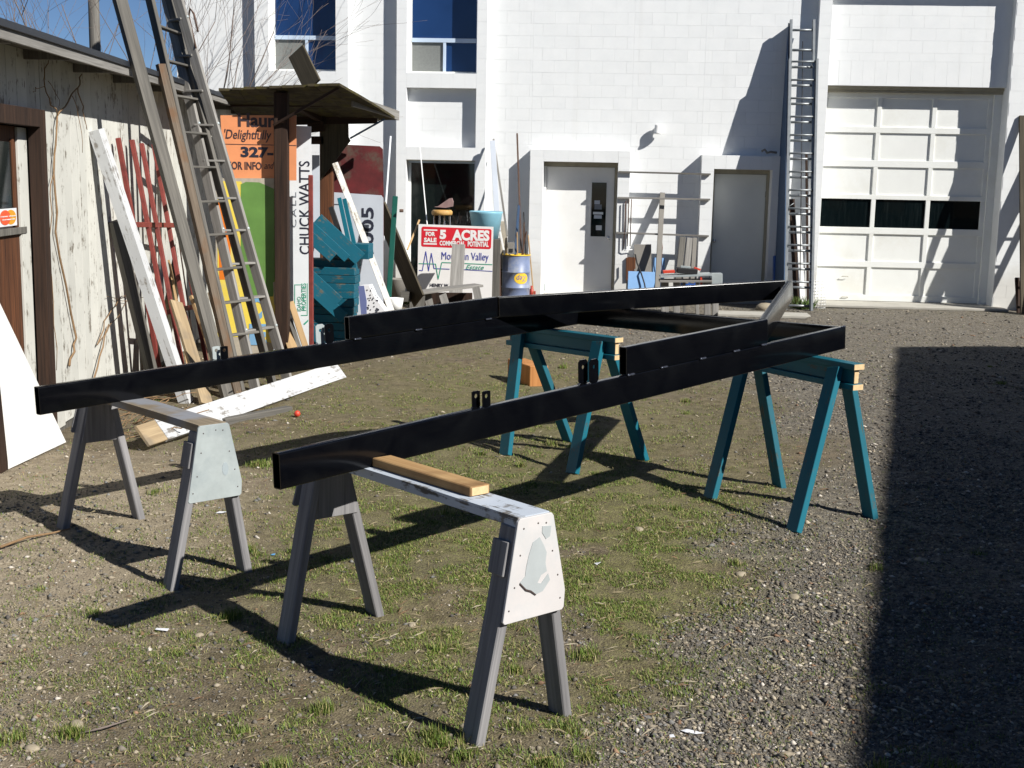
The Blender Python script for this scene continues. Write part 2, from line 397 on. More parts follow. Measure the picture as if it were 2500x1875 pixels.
gr_, gs_, sa_ = masks(XX.ravel(), YY.ravel())
ca = me.color_attributes.new('kindmap', 'FLOAT_COLOR', 'POINT')
ca.data.foreach_set('color', np.stack([gr_, gs_, sa_, np.ones_like(gr_)], -1).astype(np.float32).ravel())
t = NT('yard_earth'); v = t.vec((1, 1, 1), False)
at = t.n.new('ShaderNodeAttribute'); at.attribute_name = 'kindmap'
sep = t.n.new('ShaderNodeSeparateColor'); t.L(at.outputs['Color'], sep.inputs[0])
fine = t.noise(v, 55, 6, .75); mid_ = t.noise(v, 9, 5, .65); big = t.noise(v, 1.4, 4, .6)
soil = t.mix(t.ramp(mid_, [(.35, 0), (.65, 1)]), (.085, .064, .042), (.215, .172, .115))
soil = t.mix(t.ramp(big, [(.42, 0), (.62, .6)]), soil, (.135, .112, .078))
sandc = t.mix(t.ramp(mid_, [(.3, 0), (.7, 1)]), (.23, .185, .13), (.37, .31, .225))
col = t.mix(sep.outputs[2], soil, sandc)
cell = t.n.new('ShaderNodeTexVoronoi'); cell.inputs['Scale'].default_value = 95; t.L(v, cell.inputs['Vector'])
cv = t.ramp(cell.outputs['Color'], [(0, (.055, .05, .043)), (.35, (.105, .095, .08)), (.6, (.17, .15, .12)), (.8, (.26, .23, .175)), (1, (.36, .33, .27))])
cell2 = t.n.new('ShaderNodeTexVoronoi'); cell2.inputs['Scale'].default_value = 38; t.L(v, cell2.inputs['Vector'])
cv2 = t.ramp(cell2.outputs['Color'], [(0, (.06, .055, .05)), (.5, (.15, .135, .115)), (.85, (.26, .23, .18)), (1, (.42, .39, .34))])
cvv = t.mix(t.ramp(mid_, [(.42, 0), (.55, 1)]), cv, cv2)
gm = t.math('MULTIPLY', sep.outputs[0], t.ramp(mid_, [(.3, .45), (.5, .95)]))
col = t.mix(gm, col, cvv)
spk = t.n.new('ShaderNodeTexVoronoi'); spk.inputs['Scale'].default_value = 60; t.L(v, spk.inputs['Vector'])
sm = t.math('MULTIPLY', t.ramp(spk.outputs['Distance'], [(.16, 1), (.24, 0)]), t.ramp(spk.outputs['Color'], [(.62, 0), (.66, .75)]))
col = t.mix(sm, col, (.38, .33, .25))
grc = t.mix(t.ramp(fine, [(.35, 0), (.65, 1)]), (.085, .092, .026), (.215, .212, .075))
col = t.mix(t.math('MULTIPLY', sep.outputs[1], t.ramp(fine, [(.38, .2), (.62, .85)])), col, grc)
col = t.mix(1.0, col, t.ramp(fine, [(.25, .62), (.75, 1.25)]), 'MULTIPLY')
h = t.math('ADD', t.math('MULTIPLY', fine, .6), t.math('MULTIPLY', t.math('SUBTRACT', 1, cell.outputs['Distance']), .5))
t.bump(h, .8, .012); m_ground = t.done(col, .95, 0, .2)
ground = obj('ground', me, m_ground); tag(ground, kind='structure')

# loose stones, grass and straw: nobody could count them
def colattr_mat(name, rough=.85, spec=.25):
    t = NT(name); at = t.n.new('ShaderNodeAttribute'); at.attribute_name = 'tone'
    nz = t.ramp(t.noise(t.vec((1, 1, 1), False), 90, 3), [(.3, .8), (.7, 1.15)])
    return t.done(t.mix(1.0, at.outputs['Color'], nz, 'MULTIPLY'), rough, 0, spec)
m_peb = colattr_mat('loose_stone'); m_blade = colattr_mat('grass_blade', .6, .3)
def raw_mesh(name, V, Fc, tone, mat, k):
    me = bpy.data.meshes.new(name); nv = len(V); me.vertices.add(nv); me.vertices.foreach_set('co', V.astype(np.float32).ravel())
    me.loops.add(Fc.size); me.polygons.add(len(Fc)); me.loops.foreach_set('vertex_index', Fc.astype(np.int32).ravel())
    me.polygons.foreach_set('loop_start', (np.arange(len(Fc)) * k).astype(np.int32)); me.update(calc_edges=True)
    c = me.color_attributes.new('tone', 'FLOAT_COLOR', 'POINT')
    c.data.foreach_set('color', np.concatenate([tone, np.ones((nv, 1))], 1).astype(np.float32).ravel())
    return obj(name, me, mat)
def scatter(n, ymin=3.7, ymax=21.2, pw=2.0):
    u = rng.random(n); a = ymin ** (1 - pw); b = ymax ** (1 - pw); y = (a + (b - a) * u) ** (1 / (1 - pw))
    x = (rng.random(n) * 2 - 1) * (y * .44 + .3); return x, y
def pebbles(n):
    x, y = scatter(n); g, gs, sa = masks(x, y)
    dens = g * (.22 + .9 * sst(.38, .6, vnoise(x, y, .5, 9))) + .10 + .22 * sa + .10 * sst(.55, .7, vnoise(x, y, .3, 11)) - gs * .15
    keep = (rng.random(n) < dens) & (x > -3.6); x, y, g, sa = x[keep], y[keep], g[keep], sa[keep]; n = len(x)
    big = rng.random(n); s = (.0027 + .0033 * big + .008 * big ** 13 + .010 * (rng.random(n) < .004)) * (1 + y * .05)
    O6 = np.array([[1, 0, 0], [0, 1, 0], [-1, 0, 0], [0, -1, 0], [0, 0, .62], [0, 0, -.5]], float)
    F8 = np.array([[0, 1, 4], [1, 2, 4], [2, 3, 4], [3, 0, 4], [1, 0, 5], [2, 1, 5], [3, 2, 5], [0, 3, 5]])
    V = O6[None] * (s[:, None, None]) * (.7 + .6 * rng.random((n, 6, 1)))
    a = rng.random(n) * 6.28; c, s_ = np.cos(a)[:, None], np.sin(a)[:, None]
    el = (1 + .6 * rng.random(n))[:, None]
    X = V[:, :, 0] * el; Y = V[:, :, 1] / el
    P = np.stack([X * c - Y * s_ + x[:, None], X * s_ + Y * c + y[:, None], V[:, :, 2] + (hgt(x, y) + s * .18)[:, None]], -1)
    base = np.array([[.10, .092, .082], [.17, .15, .125], [.27, .23, .17], [.39, .335, .25], [.19, .185, .175], [.55, .50, .43], [.26, .16, .10]])
    k = rng.choice(7, n, p=[.31, .29, .18, .08, .09, .03, .02]); k = np.where((sa > .3) & (k < 2) & (rng.random(n) < .8), 2, k); tone = np.repeat(base[k] * (.66 + .5 * rng.random((n, 1))), 6, 0)
    Fc = (F8[None] + (np.arange(n) * 6)[:, None, None]).reshape(-1, 3)
    o = raw_mesh('loose_gravel', P.reshape(-1, 3), Fc, tone, m_peb, 3)
    return tag(o, 'loose grey and tan gravel and small stones strewn over the yard', 'gravel', kind='stuff')
pebbles(330000)
def blades(n, tufts):
    x, y = scatter(n, 3.7, 21.3, 1.9); g, gs, sa = masks(x, y)
    cl = sst(.38, .62, vnoise(x, y, .16, 21, 3))
    keep = (rng.random(n) < gs * cl * 1.25 + .012) & (x > -3.5); x, y = x[keep], y[keep]; hh = .007 + .013 * rng.random(len(x)) + .010 * (rng.random(len(x)) ** 4); lean = np.ones(len(x)) * 1.5
    gg = rng.random(len(x)); rad = None
    tx, ty, th, tl = [], [], [], []
    for (cx, cy, r, hgt_, m) in tufts:
        q = rng.normal(size=(m, 2)) * r * .45; tx.append(cx + q[:, 0]); ty.append(cy + q[:, 1]); th.append(hgt_ * (.5 + .7 * rng.random(m))); tl.append(np.ones(m) * .7)
    x = np.concatenate([x] + tx); y = np.concatenate([y] + ty); hh = np.concatenate([hh] + th); lean = np.concatenate([lean] + tl); n = len(x)
    a = rng.random(n) * 6.28; dx, dy = np.cos(a), np.sin(a); w = (.0007 + .0008 * rng.random(n)) * (1 + y * .10) ; z = hgt(x, y) - .004
    sx, sy = -dy * w, dx * w; ln = lean * rng.random(n) * hh
    P = np.stack([np.stack([x - sx, y - sy, z], -1), np.stack([x + sx, y + sy, z], -1),
                  np.stack([x + dx * ln * .4 + sx * .8, y + dy * ln * .4 + sy * .8, z + hh * .6], -1),
                  np.stack([x + dx * ln * 1.1, y + dy * ln * 1.1, z + hh * .95], -1),
                  np.stack([x + dx * ln * .4 - sx * .8, y + dy * ln * .4 - sy * .8, z + hh * .6], -1)], 1)
    pal = np.array([[.105, .165, .022], [.145, .205, .034], [.22, .22, .065], [.33, .28, .13], [.065, .11, .020]])
    k = rng.choice(5, n, p=[.27, .27, .22, .14, .10]); tone = np.repeat(pal[k] * (.7 + .5 * rng.random((n, 1))), 5, 0)
    b = (np.arange(n) * 5)[:, None]
    Fc = np.concatenate([b + [0, 1, 2], b + [0, 2, 4], b + [4, 2, 3]], 0)
    o = raw_mesh('short_grass', P.reshape(-1, 3), Fc, tone, m_blade, 3)
    return tag(o, 'short patchy spring grass growing through the dirt yard', 'grass', kind='stuff')
TU = [(500, 1335, .06, .05, 260), (155, 1592, .055, .05, 300), (600, 1652, .05, .05, 260), (700, 1535, .05, .05, 220), (1115, 1445, .04, .04, 150), (930, 1595, .04, .05, 160), (950, 1610, .06, .04, 200),
      (1020, 1600, .05, .05, 220), (885, 1640, .06, .04, 260), (1000, 1640, .06, .04, 240), (520, 1580, .06, .035, 150), (1270, 1405, .05, .035, 160), (1270, 1420, .05, .04, 160), (560, 1005, .10, .05, 420), (640, 1050, .1, .04, 260),
      (540, 1190, .05, .05, 160), (400, 1370, .07, .025, 160), (380, 1410, .06, .025, 120), (30, 1600, .08, .04, 240), (60, 1430, .12, .02, 200), (1235, 1580, .07, .035, 220), (1180, 1655, .07, .04, 240), (1260, 1640, .06, .04, 200), (230, 1355, .04, .02, 60),
      (1945, 1620, .08, .02, 120), (1900, 1490, .07, .02, 80), (640, 1190, .05, .05, 160), (870, 655, .10, .16, 260), (1600, 1475, .06, .02, 90), (1720, 665, .1, .2, 200)]
tl = []
for (px, py, r, h_, m) in TU: p = G(px, py); tl.append((p.x, p.y, r, h_, m))
for i in range(130):
    x, y = scatter(1, 4, 18, 1.6); g, gs, sa = masks(x, y)
    if rng.random() < gs[0] * 1.3 + .12 and x[0] > -3.3: tl.append((x[0], y[0], .03 + .05 * rng.random(), .02 + .035 * rng.random(), 90))
blades(1150000, tl)
def straw(n):
    x, y = scatter(n, 3.8, 15, 1.9); g, gs, sa = masks(x, y); keep = (rng.random(n) < .25 + .9 * gs) & (x > -3.4); x, y = x[keep], y[keep]; n = len(x)
    a = rng.normal(.4, .8, n); L = .008 + .035 * rng.random(n) ** 3; w = .0005 + .0008 * rng.random(n); z = hgt(x, y) + .004
    dx, dy = np.cos(a) * L, np.sin(a) * L; sx, sy = -np.sin(a) * w, np.cos(a) * w; lift = rng.random(n) * .012
    P = np.stack([np.stack([x - dx - sx, y - dy - sy, z], -1), np.stack([x + dx - sx, y + dy - sy, z + lift], -1), np.stack([x + dx + sx, y + dy + sy, z + lift], -1),
                  np.stack([x - dx + sx, y - dy + sy, z], -1), np.stack([x, y, z + lift + w * 2], -1)], 1)
    pal = np.array([[.34, .28, .17], [.22, .14, .08], [.46, .40, .29], [.12, .08, .05]]); k = rng.choice(4, n, p=[.42, .26, .16, .16])
    b = (np.arange(n) * 5)[:, None]; Fc = np.concatenate([b + [0, 1, 4], b + [1, 2, 4], b + [2, 3, 4], b + [3, 0, 4]], 0)
    o = raw_mesh('dry_straw', P.reshape(-1, 3), Fc, np.repeat(pal[k], 5, 0), m_peb, 3)
    return tag(o, 'dry straw, twigs and leaf bits scattered over the dirt yard', 'straw', kind='stuff')
straw(8000)

# ================================================================ THE WHITE BLOCK BUILDING
a_l = FA.px(381, 100)[0]
bld = thing('block_building', 'white painted concrete block building with two tall window bays, two doors and a garage door', 'building', M=FA.M)
def fx(x, y, o=0): return FA.px(x, y, o)[0]
def fz(x, y, o=0): return FA.px(x, y, o)[1]
ZT = 7.4
O1, O2, OD = .16, .18, .24
x_p1a, x_p1b, x_p1c, x_p1d = fx(550, 100, O1), fx(580, 100, O1), fx(725, 100, O1), fx(752, 100, O1)
x_p2a, x_p2b, x_p2c, x_p2d = fx(856, 250, O1), fx(878, 250, O1), fx(1028, 250, O1), fx(1050, 250, O1)
x_da, x_db, x_dc, x_dd = fx(1144, 400, OD), fx(1173, 400, OD), fx(1334, 400, OD), fx(1360, 400, OD)
x_ea, x_eb, x_ec, x_ed = fx(1514, 400, OD), fx(1541, 400, OD), fx(1667, 400, OD), fx(1697, 400, OD)
x_ga, x_gb, x_gc, x_gd = fx(1769, 60, O2), fx(1796, 60, O2), fx(2192, 60, O2), fx(2192, 60, O2) + 1.25
x_r = x_gd + 1.5
z_d1 = fz(1250, 350, OD); z_d1t = fz(1250, 324, OD); z_d2 = fz(1600, 366, OD); z_d2t = fz(1600, 336, OD)
z_g = fz(2000, 187, 0)
z_w1s = fz(650, 153, O1); z_w2s = fz(960, 158, O1); z_w2b = fz(960, 190, O1); z_w2c = fz(960, 318, O1); z_w2d = fz(960, 346, O1)
z_w3s = fz(960, 620, O1)
# backing walls (mortar) sit 4 mm behind the face of the blocks
regs = []   # x0,x1,z0,z1,face offset,soldier course?
regs += [(a_l, x_p1a, 0, ZT, 0, 0), (x_p1a, x_p1b, 0, ZT, O1, 0), (x_p1c, x_p1d, 0, ZT, O1, 0), (x_p1b, x_p1c, 0, z_w1s, O1, 0),
         (x_p1d, x_p2a, 0, ZT, 0, 0), (x_p2a, x_p2b, 0, ZT, O1, 0), (x_p2c, x_p2d, 0, ZT, O1, 0),
         (x_p2b, x_p2c, z_w2b, z_w2s, O1, 1), (x_p2b, x_p2c, z_w2c, z_w2b, 0, 0), (x_p2b, x_p2c, z_w2d, z_w2c, O1, 1), (x_p2b, x_p2c, 0, z_w3s, O1, 0),
         (x_p2d, x_da, 0, ZT, 0, 0), (x_da, x_dd, z_d1t, ZT, 0, 0), (x_da, x_db, 0, z_d1t, OD, 0), (x_dc, x_dd, 0, z_d1t, OD, 0), (x_db, x_dc, z_d1, z_d1t, OD, 1),
         (x_dd, x_ea, 0, ZT, 0, 0), (x_ea, x_ed, z_d2t, ZT, 0, 0), (x_ea, x_eb, 0, z_d2t, OD, 0), (x_ec, x_ed, 0, z_d2t, OD, 0), (x_eb, x_ec, z_d2, z_d2t, OD, 1),
         (x_ed, x_ga, 0, ZT, 0, 0), (x_ga, x_gb, 0, ZT, O2, 0), (x_gb, x_gc, z_g, z_g + .41, 0, 1), (x_gb, x_gc, z_g + .41, 5.33, 0, 0), (x_gb, x_gc, 5.33, ZT, O2, 0),
         (x_gc, x_gd, 0, ZT, O2, 0), (x_gd, x_r, 0, ZT, 0, 0)]
DEEP = {(x_p1b): 0}
CH, CL, JN = .2075, .415, .0014
CH = (fz(2000, 127) - fz(2000, 154)) if False else .2045
blocks = []
for (x0, x1, z0, z1, o, sold) in regs:
    back = .32 + o
    fbox('wall', FA, x0, x1, z0 if z0 > 0 else -.3, z1, -back if o == 0 else -.32, o - .005, m_joint, bld, 0)
    if sold:
        n = max(1, round((x1 - x0) / .2045)); w = (x1 - x0) / n
        for i in range(n): blocks.append((x0 + i * w, x0 + (i + 1) * w, z0, z1, o))
        continue
    r0 = int(math.floor(z0 / CH)); z = r0 * CH
    while z < min(z1, 5.35) - .01:
        zb, zt = max(z, z0), min(z + CH, z1)
        row = round(z / CH); narrow = (x1 - x0) < .45
        if zt - zb > .03:
            if narrow: blocks.append((x0, x1, zb, zt, o))
            else:
                off = (row % 2) * CL / 2; k = math.floor((x0 - off) / CL); x = k * CL + off
                while x < x1 - .001:
                    xa, xb = max(x, x0), min(x + CL, x1)
                    if xb - xa > .03: blocks.append((xa, xb, zb, zt, o))
                    x += CL
        z += CH
# the blocks nearest the middle of the picture are single objects, the rest one piece
def keyf(b):
    cx, cz = (b[0] + b[1]) / 2, (b[2] + b[3]) / 2
    vis = 0 if (-4.2 < cx < 8.2 and .6 < cz < 5.0) else 5
    return vis + abs(cx - 2.5) * .25 - min(.6, (b[1] - b[0]) * (b[3] - b[2]) * 7)
blocks.sort(key=keyf)
for b in blocks[:290]:
    x0, x1, z0, z1, o = b; w, hh = x1 - x0 - JN, z1 - z0 - JN
    M = FA.M @ Matrix.Translation(((x0 + x1) / 2, -(o - .02) + random.uniform(-.0008, .0008), (z0 + z1) / 2))
    obj('block', box_me(w, .04, hh, .0016, m_block), m_block, bld, M)
bm = bmesh.new()
for b in blocks[290:]:
    x0, x1, z0, z1, o = b; w, hh = x1 - x0 - JN, z1 - z0 - JN
    g_ = bmesh.ops.create_cube(bm, size=1, matrix=Matrix.Translation(((x0 + x1) / 2, -(o - .02) + random.uniform(-.0008, .0008), (z0 + z1) / 2)) @ Matrix.Diagonal((w, .04, hh, 1)))
o_ = obj('block_courses', bm_done(bm, 'block_courses'), m_block, bld, FA.M); tag(o_, kind='stuff')
fbox('parapet_cap', FA, a_l - .03, x_r + .03, ZT, ZT + .06, -.4, .24, m_joint, bld)
fbox('side_wall', FA, a_l - .0, a_l + .3, -.3, ZT - .01, -9, -.33, m_joint, bld); fbox('side_wall', FA, x_r - .3, x_r, -.3, ZT - .01, -9, -.33, m_joint, bld)
fbox('rear_wall', FA, a_l, x_r, -.3, ZT - .01, -9.3, -9.0, m_joint, bld); fbox('roof', FA, a_l + .3, x_r - .3, ZT - .12, ZT - .02, -9, -.33, m_roofblk, bld)
# near-black sheet standing in for the darkness behind the openings
fbox('interior_dark_sheet', FA, x_p1a, x_gc, -.1, ZT - .3, -1.45, -1.35, m_dark, bld, 0)
# windows
def window(x0, x1, z0, z1, o, split=None, low=None):
    fr = fbox('window', FA, x0, x1, z1 - .05, z1, o - .06, o, m_winfr, bld)
    fbox('frame', FA, x0, x0 + .05, z0, z1 - .05, o - .06, o, m_whitegar, fr); fbox('frame', FA, x1 - .035, x1, z0, z1 - .05, o - .06, o, m_winfr, fr)
    fbox('sill', FA, x0 + .05, x1 - .035, z0, z0 + .045, o - .06, o + .01, m_whitegar, fr)
    if split:
        fbox('mullion', FA, x0 + .05, x1 - .035, split - .035, split + .035, o - .055, o + .008, m_winfr, fr)
        fbox('pane', FA, x0 + .05, x1 - .035, split + .035, z1 - .05, o - .045, o - .03, m_gblue, fr, 0)
        fbox('mullion', FA, low - .02, low + .03, z0 + .045, split - .035, o - .055, o + .004, m_winfr, fr)
        fbox('screen', FA, x0 + .05, low - .02, z0 + .045, split - .035, o - .045, o - .03, m_screen, fr, 0)
        fbox('pane', FA, low + .03, x1 - .035, z0 + .045, split - .035, o - .045, o - .03, m_gblue, fr, 0)
    else: fbox('pane', FA, x0 + .05, x1 - .035, z0 + .045, z1 - .05, o - .045, o - .03, m_gdark, fr, 0)
    return fr
window(x_p1b, x_p1c, z_w1s, 6.9, -.10, fz(650, 80), fx(659, 120))
window(x_p2b, x_p2c, z_w2s, 6.9, -.10, fz(960, 86), fx(958, 120))
window(x_p2b, x_p2c, z_w3s, z_w2d, -.10)
fbox('soffit_shade_strip', FA, x_p2b, x_p2c, z_w2d - .012, z_w2d - .001, -.3, O1 - .004, m_beige, bld)  # beige strip paints the shading under the window head
# doors
def door(x0, x1, zt, o, mat, hinge_left, glz=None, name='door'):
    jb = .05; z0 = .05
    d = fbox(name, FA, x0 + jb, x1 - jb, z0, zt - jb * 1.6, o - .045, o, mat, bld, .003)
    fr = fbox('door_frame', FA, x0, x1, zt - jb * 1.5, zt, o - .1, o + .03, m_beige, bld)
    for a0, a1 in ((x0, x0 + jb * .92), (x1 - jb * .92, x1)): fbox('jamb', FA, a0, a1, 0, zt - jb * 1.5, o - .1, o + .03, m_beige if not hinge_left or a0 > x0 else m_white, fr)
    return d
d1 = door(x_db, x_dc, z_d1, -.10, m_white, True); d2 = door(x_eb, x_ec, z_d2, -.10, m_greydoor, False)
for y in (405, 542, 620): x, z = FA.px(1175, y, -.08); fbox('hinge', FA, x - .02, x + .02, z - .06, z + .06, -.10, -.075, m_galv, d1)
xa, z1_ = FA.px(1279, 394, -.09); xb, z0_ = FA.px(1307, 511, -.09)
fbox('glazing_frame', FA, xa - .03, xb + .03, z0_ - .03, z1_ + .03, -.10, -.088, m_white, d1, .003); lite = fbox('pane', FA, xa, xb, z0_, z1_, -.0879, -.082, m_gdark, d1, 0)
def dpx(x0, y0, x1, y1, mat, nm, o=-.081): a, c = FA.px(x0, y1, o); b, d = FA.px(x1, y0, o); fbox(nm, FA, a, b, c, d, o - .002, o + .001, mat, d1, 0)
dpx(1284, 433, 1296, 441, m_signgrey, 'notice'); dpx(1284, 442, 1300, 452, m_greyink, 'notice'); dpx(1281, 458, 1303, 463, m_signwhite, 'notice'); dpx(1283, 465, 1300, 472, m_signgrey, 'notice'); dpx(1287, 487, 1300, 497, m_signwhite, 'notice')
kx, kz = FA.px(1314, 514, -.06)
def knob(x, z, o, par):
    lathe('handle', [(0, .0), (.022, 0), (.022, .008), (.012, .012), (.012, .035), (.028, .045), (.03, .06), (.02, .072), (0, .074)], m_chrome, par, FA.M @ Matrix.Translation((x, -o, z)) @ Matrix.Rotation(R(90), 4, 'X'), 16)
knob(kx, kz, -.1, d1); kx, kz = FA.px(1543, 520, -.06); knob(kx, kz, -.1, d2)
for y in (420, 540): x, z = FA.px(1655, y, -.08); fbox('hinge', FA, x - .015, x + .015, z - .05, z + .05, -.10, -.08, m_beige, d2)
fbox('threshold', FA, x_db + .003, x_dc - .003, -.05, .05, -.3, OD - .01, m_conc, bld); fbox('threshold', FA, x_eb + .003, x_ec - .003, -.05, .05, -.3, OD - .01, m_conc, bld)
# garage door: rails, stiles, panels, lights
OG = -.23
gx0, gx1 = x_gb, x_gc; gz1 = z_g
for i, (z0, z1, o) in enumerate(((gz1 - .055, gz1 - .002, -.09), (gz1 - .105, gz1 - .055, -.13))): fbox('head_trim', FA, gx0 + .002, gx1 - .002, z0, z1, OG - .05, o, m_beige, bld)
fbox('jamb', FA, gx0, gx0 + .03, 0, gz1 - .105, OG - .05, OG + .1, m_whitegar, bld); fbox('jamb', FA, gx1 - .13, gx1, 0, gz1 - .105, OG - .05, OG + .06, m_whitegar, bld)
gd = thing('garage_door', None, None, M=FA.M @ Matrix.Translation((gx0, 0, 0)))
gd.parent = bld; gd.matrix_basis = W[bld].inverted() @ W[gd]
dx0, dx1 = gx0 + .03, gx1 - .13
ztop = gz1 - .10; zs = [fz(2000, y, OG) for y in (646, 574, 502, 430, 356, 282)] + [ztop]
zs[0] = .05 ; rail = .085
zr = [(zs[0], fz(2000, 640, OG))]
for y0, y1 in ((580, 567), (508, 494), (433, 423), (363, 348), (289, 276)): zr.append((fz(2000, y0, OG), fz(2000, y1, OG)))
zr.append((ztop - .09, ztop))
for (a, b) in zr: fbox('rail', FA, dx0, dx1, a, b, OG - .05, OG, m_whitegar, gd, .004)
wst = .075; cw = (dx1 - dx0 - .06 - 3 * wst + .0) / 3
sx = [(dx0, dx0 + .045)]; x = dx0 + .045
for i in range(3):
    x += (dx1 - dx0 - .045 - 3 * wst) / 3; sx.append((x, x + wst)); x += wst
for i in range(6):
    for (a, b) in sx: fbox('stile', FA, a, b, zr[i][1], zr[i + 1][0], OG - .05, OG - .001, m_whitegar, gd, .004)
    for j in range(3):
        a, b = sx[j][1], sx[j + 1][0]
        if i == 2: fbox('pane', FA, a, b, zr[i][1], zr[i + 1][0], OG - .042, OG - .034, m_gbox, gd, 0)
        else: fbox('panel', FA, a, b, zr[i][1], zr[i + 1][0], OG - .045, OG - .028, m_whitegar, gd, 0)
for (px, py) in ((1825, 598), (1822, 677)):
    x, z = FA.px(px, py, OG)
    if z < zr[0][0]: z = zr[0][0] + .05
    tube('handle', [FA.w(x - .055, z, OG), FA.w(x - .05, z + .012, OG + .02), FA.w(x + .05, z + .012, OG + .02), FA.w(x + .055, z, OG)], .006, m_beige, gd)
xl, zl = FA.px(1421, 270, 0)
lamp = lathe('wall_lamp', [(0, 0), (.055, 0), (.06, -.02), (.06, -.13), (.075, -.15), (.06, -.155), (0, -.15)], m_white, bld, FA.M @ Matrix.Translation((xl, -.12, zl)), 20)
fbox('bracket', FA, xl - .02, xl + .02, zl - .08, zl - .02, 0, .12, m_white, lamp)
x, z = FA.px(1487, 528, 0); fbox('outlet_box', FA, x - .03, x + .03, z - .05, z + .05, 0, .045, m_galv, bld)
ap = prism('concrete_apron', [(gx0 - .1, .0), (gx1 + .15, .0), (gx1 + .15, .045), (gx0 - .1, .045)], 1.0, m_conc, None, FA.M @ Matrix.Translation((0, -.62, 0)), .008); tag(ap, kind='structure')
p = FA.M
sl_ = prism('concrete_slab', [(0, 0), (1.35, 0), (1.45, .05), (0, .05)], .5, m_conc, None, Matrix.Translation(G(1550, 684)) @ Matrix.Rotation(-.09, 4, 'Z'), .01); tag(sl_, kind='structure')

# ================================================================ THE SHED
z_eave = SH.px(296, 168, .36)[1]
def sx_(x, y, o=0): return SH.px(x, y, o)
shed = thing('weathered_shed', 'low weathered shed with peeling white boards, a brown door and a grey eave board', 'shed', M=SH.M)
s0, s1 = -2.2, 9.0
ez0 = sx_(292, 166, .34)[1]; ez1 = sx_(0, 78, .34)[1]; eb = (ez0 + ez1) / 2
etop = sx_(0, 47, .34)[1]
print('eave', ez0, ez1, etop, sx_(296, 131, .36))
d_r = sx_(100, 400, .02)[0]; d_rin = sx_(57, 400, .0)[0]; d_top = sx_(54, 232, .02)[1]; d_topin = sx_(20, 262, 0)[1]
print('door', d_r, d_rin, d_top, d_topin)
x = s0; k = 0; zt_ = eb + .05
while x < s1:
    w = .205; a, b = x, min(x + w, s1)
    def pl(a, b, z0, z1): fbox('plank', SH, a + .0015, b - .0015, z0, z1, -.02, random.uniform(-.0015, .002), m_shed, shed, .002)
    dl = d_r - 1.25
    if b <= dl or a >= d_r: pl(a, b, .02 + random.uniform(0, .05), zt_)
    else:
        if a < dl: pl(a, dl, .03, zt_); a = dl
        if b > d_r: pl(d_r, b, .03, zt_); b = d_r
        pl(a, b, d_top, zt_)
    x += w
fbox('wall', SH, s0, d_r - 1.25, -.2, zt_, -.12, -.0205, m_greywood2, shed, 0); fbox('wall', SH, d_r, s1, -.2, zt_, -.12, -.0205, m_greywood2, shed, 0)
fbox('wall', SH, d_r - 1.25, d_r, d_top, zt_, -.12, -.0205, m_greywood2, shed, 0)
fbox('end_wall', SH, s1 - .1, s1, -.2, zt_ + .3, -4.2, -.121, m_greywood2, shed); fbox('end_wall', SH, s0, s0 + .1, -.2, zt_ + .3, -4.2, -.121, m_greywood2, shed); fbox('rear_wall', SH, s0, s1, -.2, zt_ + .5, -4.3, -4.2, m_greywood2, shed)
# roof slopes up away from the eave
def roofbox(nm, o0, o1, z0, th, mat, a0=s0 - .3, a1=s1 + .35):
    M = SH.M @ Matrix.Translation((0, -.36, z0)) @ Matrix.Rotation(R(6), 4, 'X')
    M = M @ Matrix.Translation(((a0 + a1) / 2, (o1 + o0) / 2, th / 2)); return obj(nm, box_me(a1 - a0, abs(o1 - o0), th, .004, mat), mat, shed, M)
roofbox('roof', .0, 4.7, etop - .03, .05, m_roofblk)
roofbox('soffit_board', .03, .6, etop - .075, .03, m_greywood2)
bar('fascia', SH.w(s0 - .3, (etop + eb) / 2 - .02, .345), SH.w(s1 + .3, (etop + eb) / 2 - .02, .345), etop - eb - .02, .03, m_greywood, shed, SH.M.to_3x3() @ Vector((0, -1, 0)), warp=.01)
bar('drip_edge', SH.w(s0 - .3, etop - .01, .372), SH.w(s1 + .3, etop - .01, .372), .05, .02, m_roofblk, shed, (1, 0, 0))
for i in range(9): fbox('rafter', SH, s0 + .4 + i * 1.2, s0 + .45 + i * 1.2, eb - .02, eb + .07, 0, .32, m_greywood2, shed)
# door with frame
fw = .13
fbox('door_frame', SH, d_r - fw, d_r, 0, d_top, -.06, .035, m_brown, shed); fbox('door_frame', SH, d_r - 1.25 + .001, d_r - fw - .001, d_top - fw, d_top, -.06, .035, m_brown, shed); fbox('door_frame', SH, d_r - 1.25, d_r - 1.25 + fw, 0, d_top - fw - .001, -.06, .035, m_brown, shed)
sd = fbox('door', SH, d_r - 1.25 + fw + .004, d_r - fw - .004, .06, d_top - fw - .004, -.13, -.09, m_brown2, shed)
wx1 = sx_(27, 400, -.08)[0]; wz0 = sx_(20, 448 + 45, -.08)[1]
wood_stile = fbox('stile', SH, sx_(38, 400, -.085)[0], d_r - fw - .006, .07, d_top - fw - .01, -.09, -.07, m_shed, sd)
fbox('glazing_bead', SH, wx1, wx1 + .04, wz0, d_top - fw - .1, -.09, -.068, m_brown2, sd)
fbox('pane', SH, d_r - 1.0, wx1, wz0, d_top - fw - .12, -.0899, -.08, m_gdark, sd, 0)
fbox('rail', SH, d_r - 1.08, d_r - fw - .1, wz0 - .05, wz0, -.09, -.062, m_greywood2, sd)
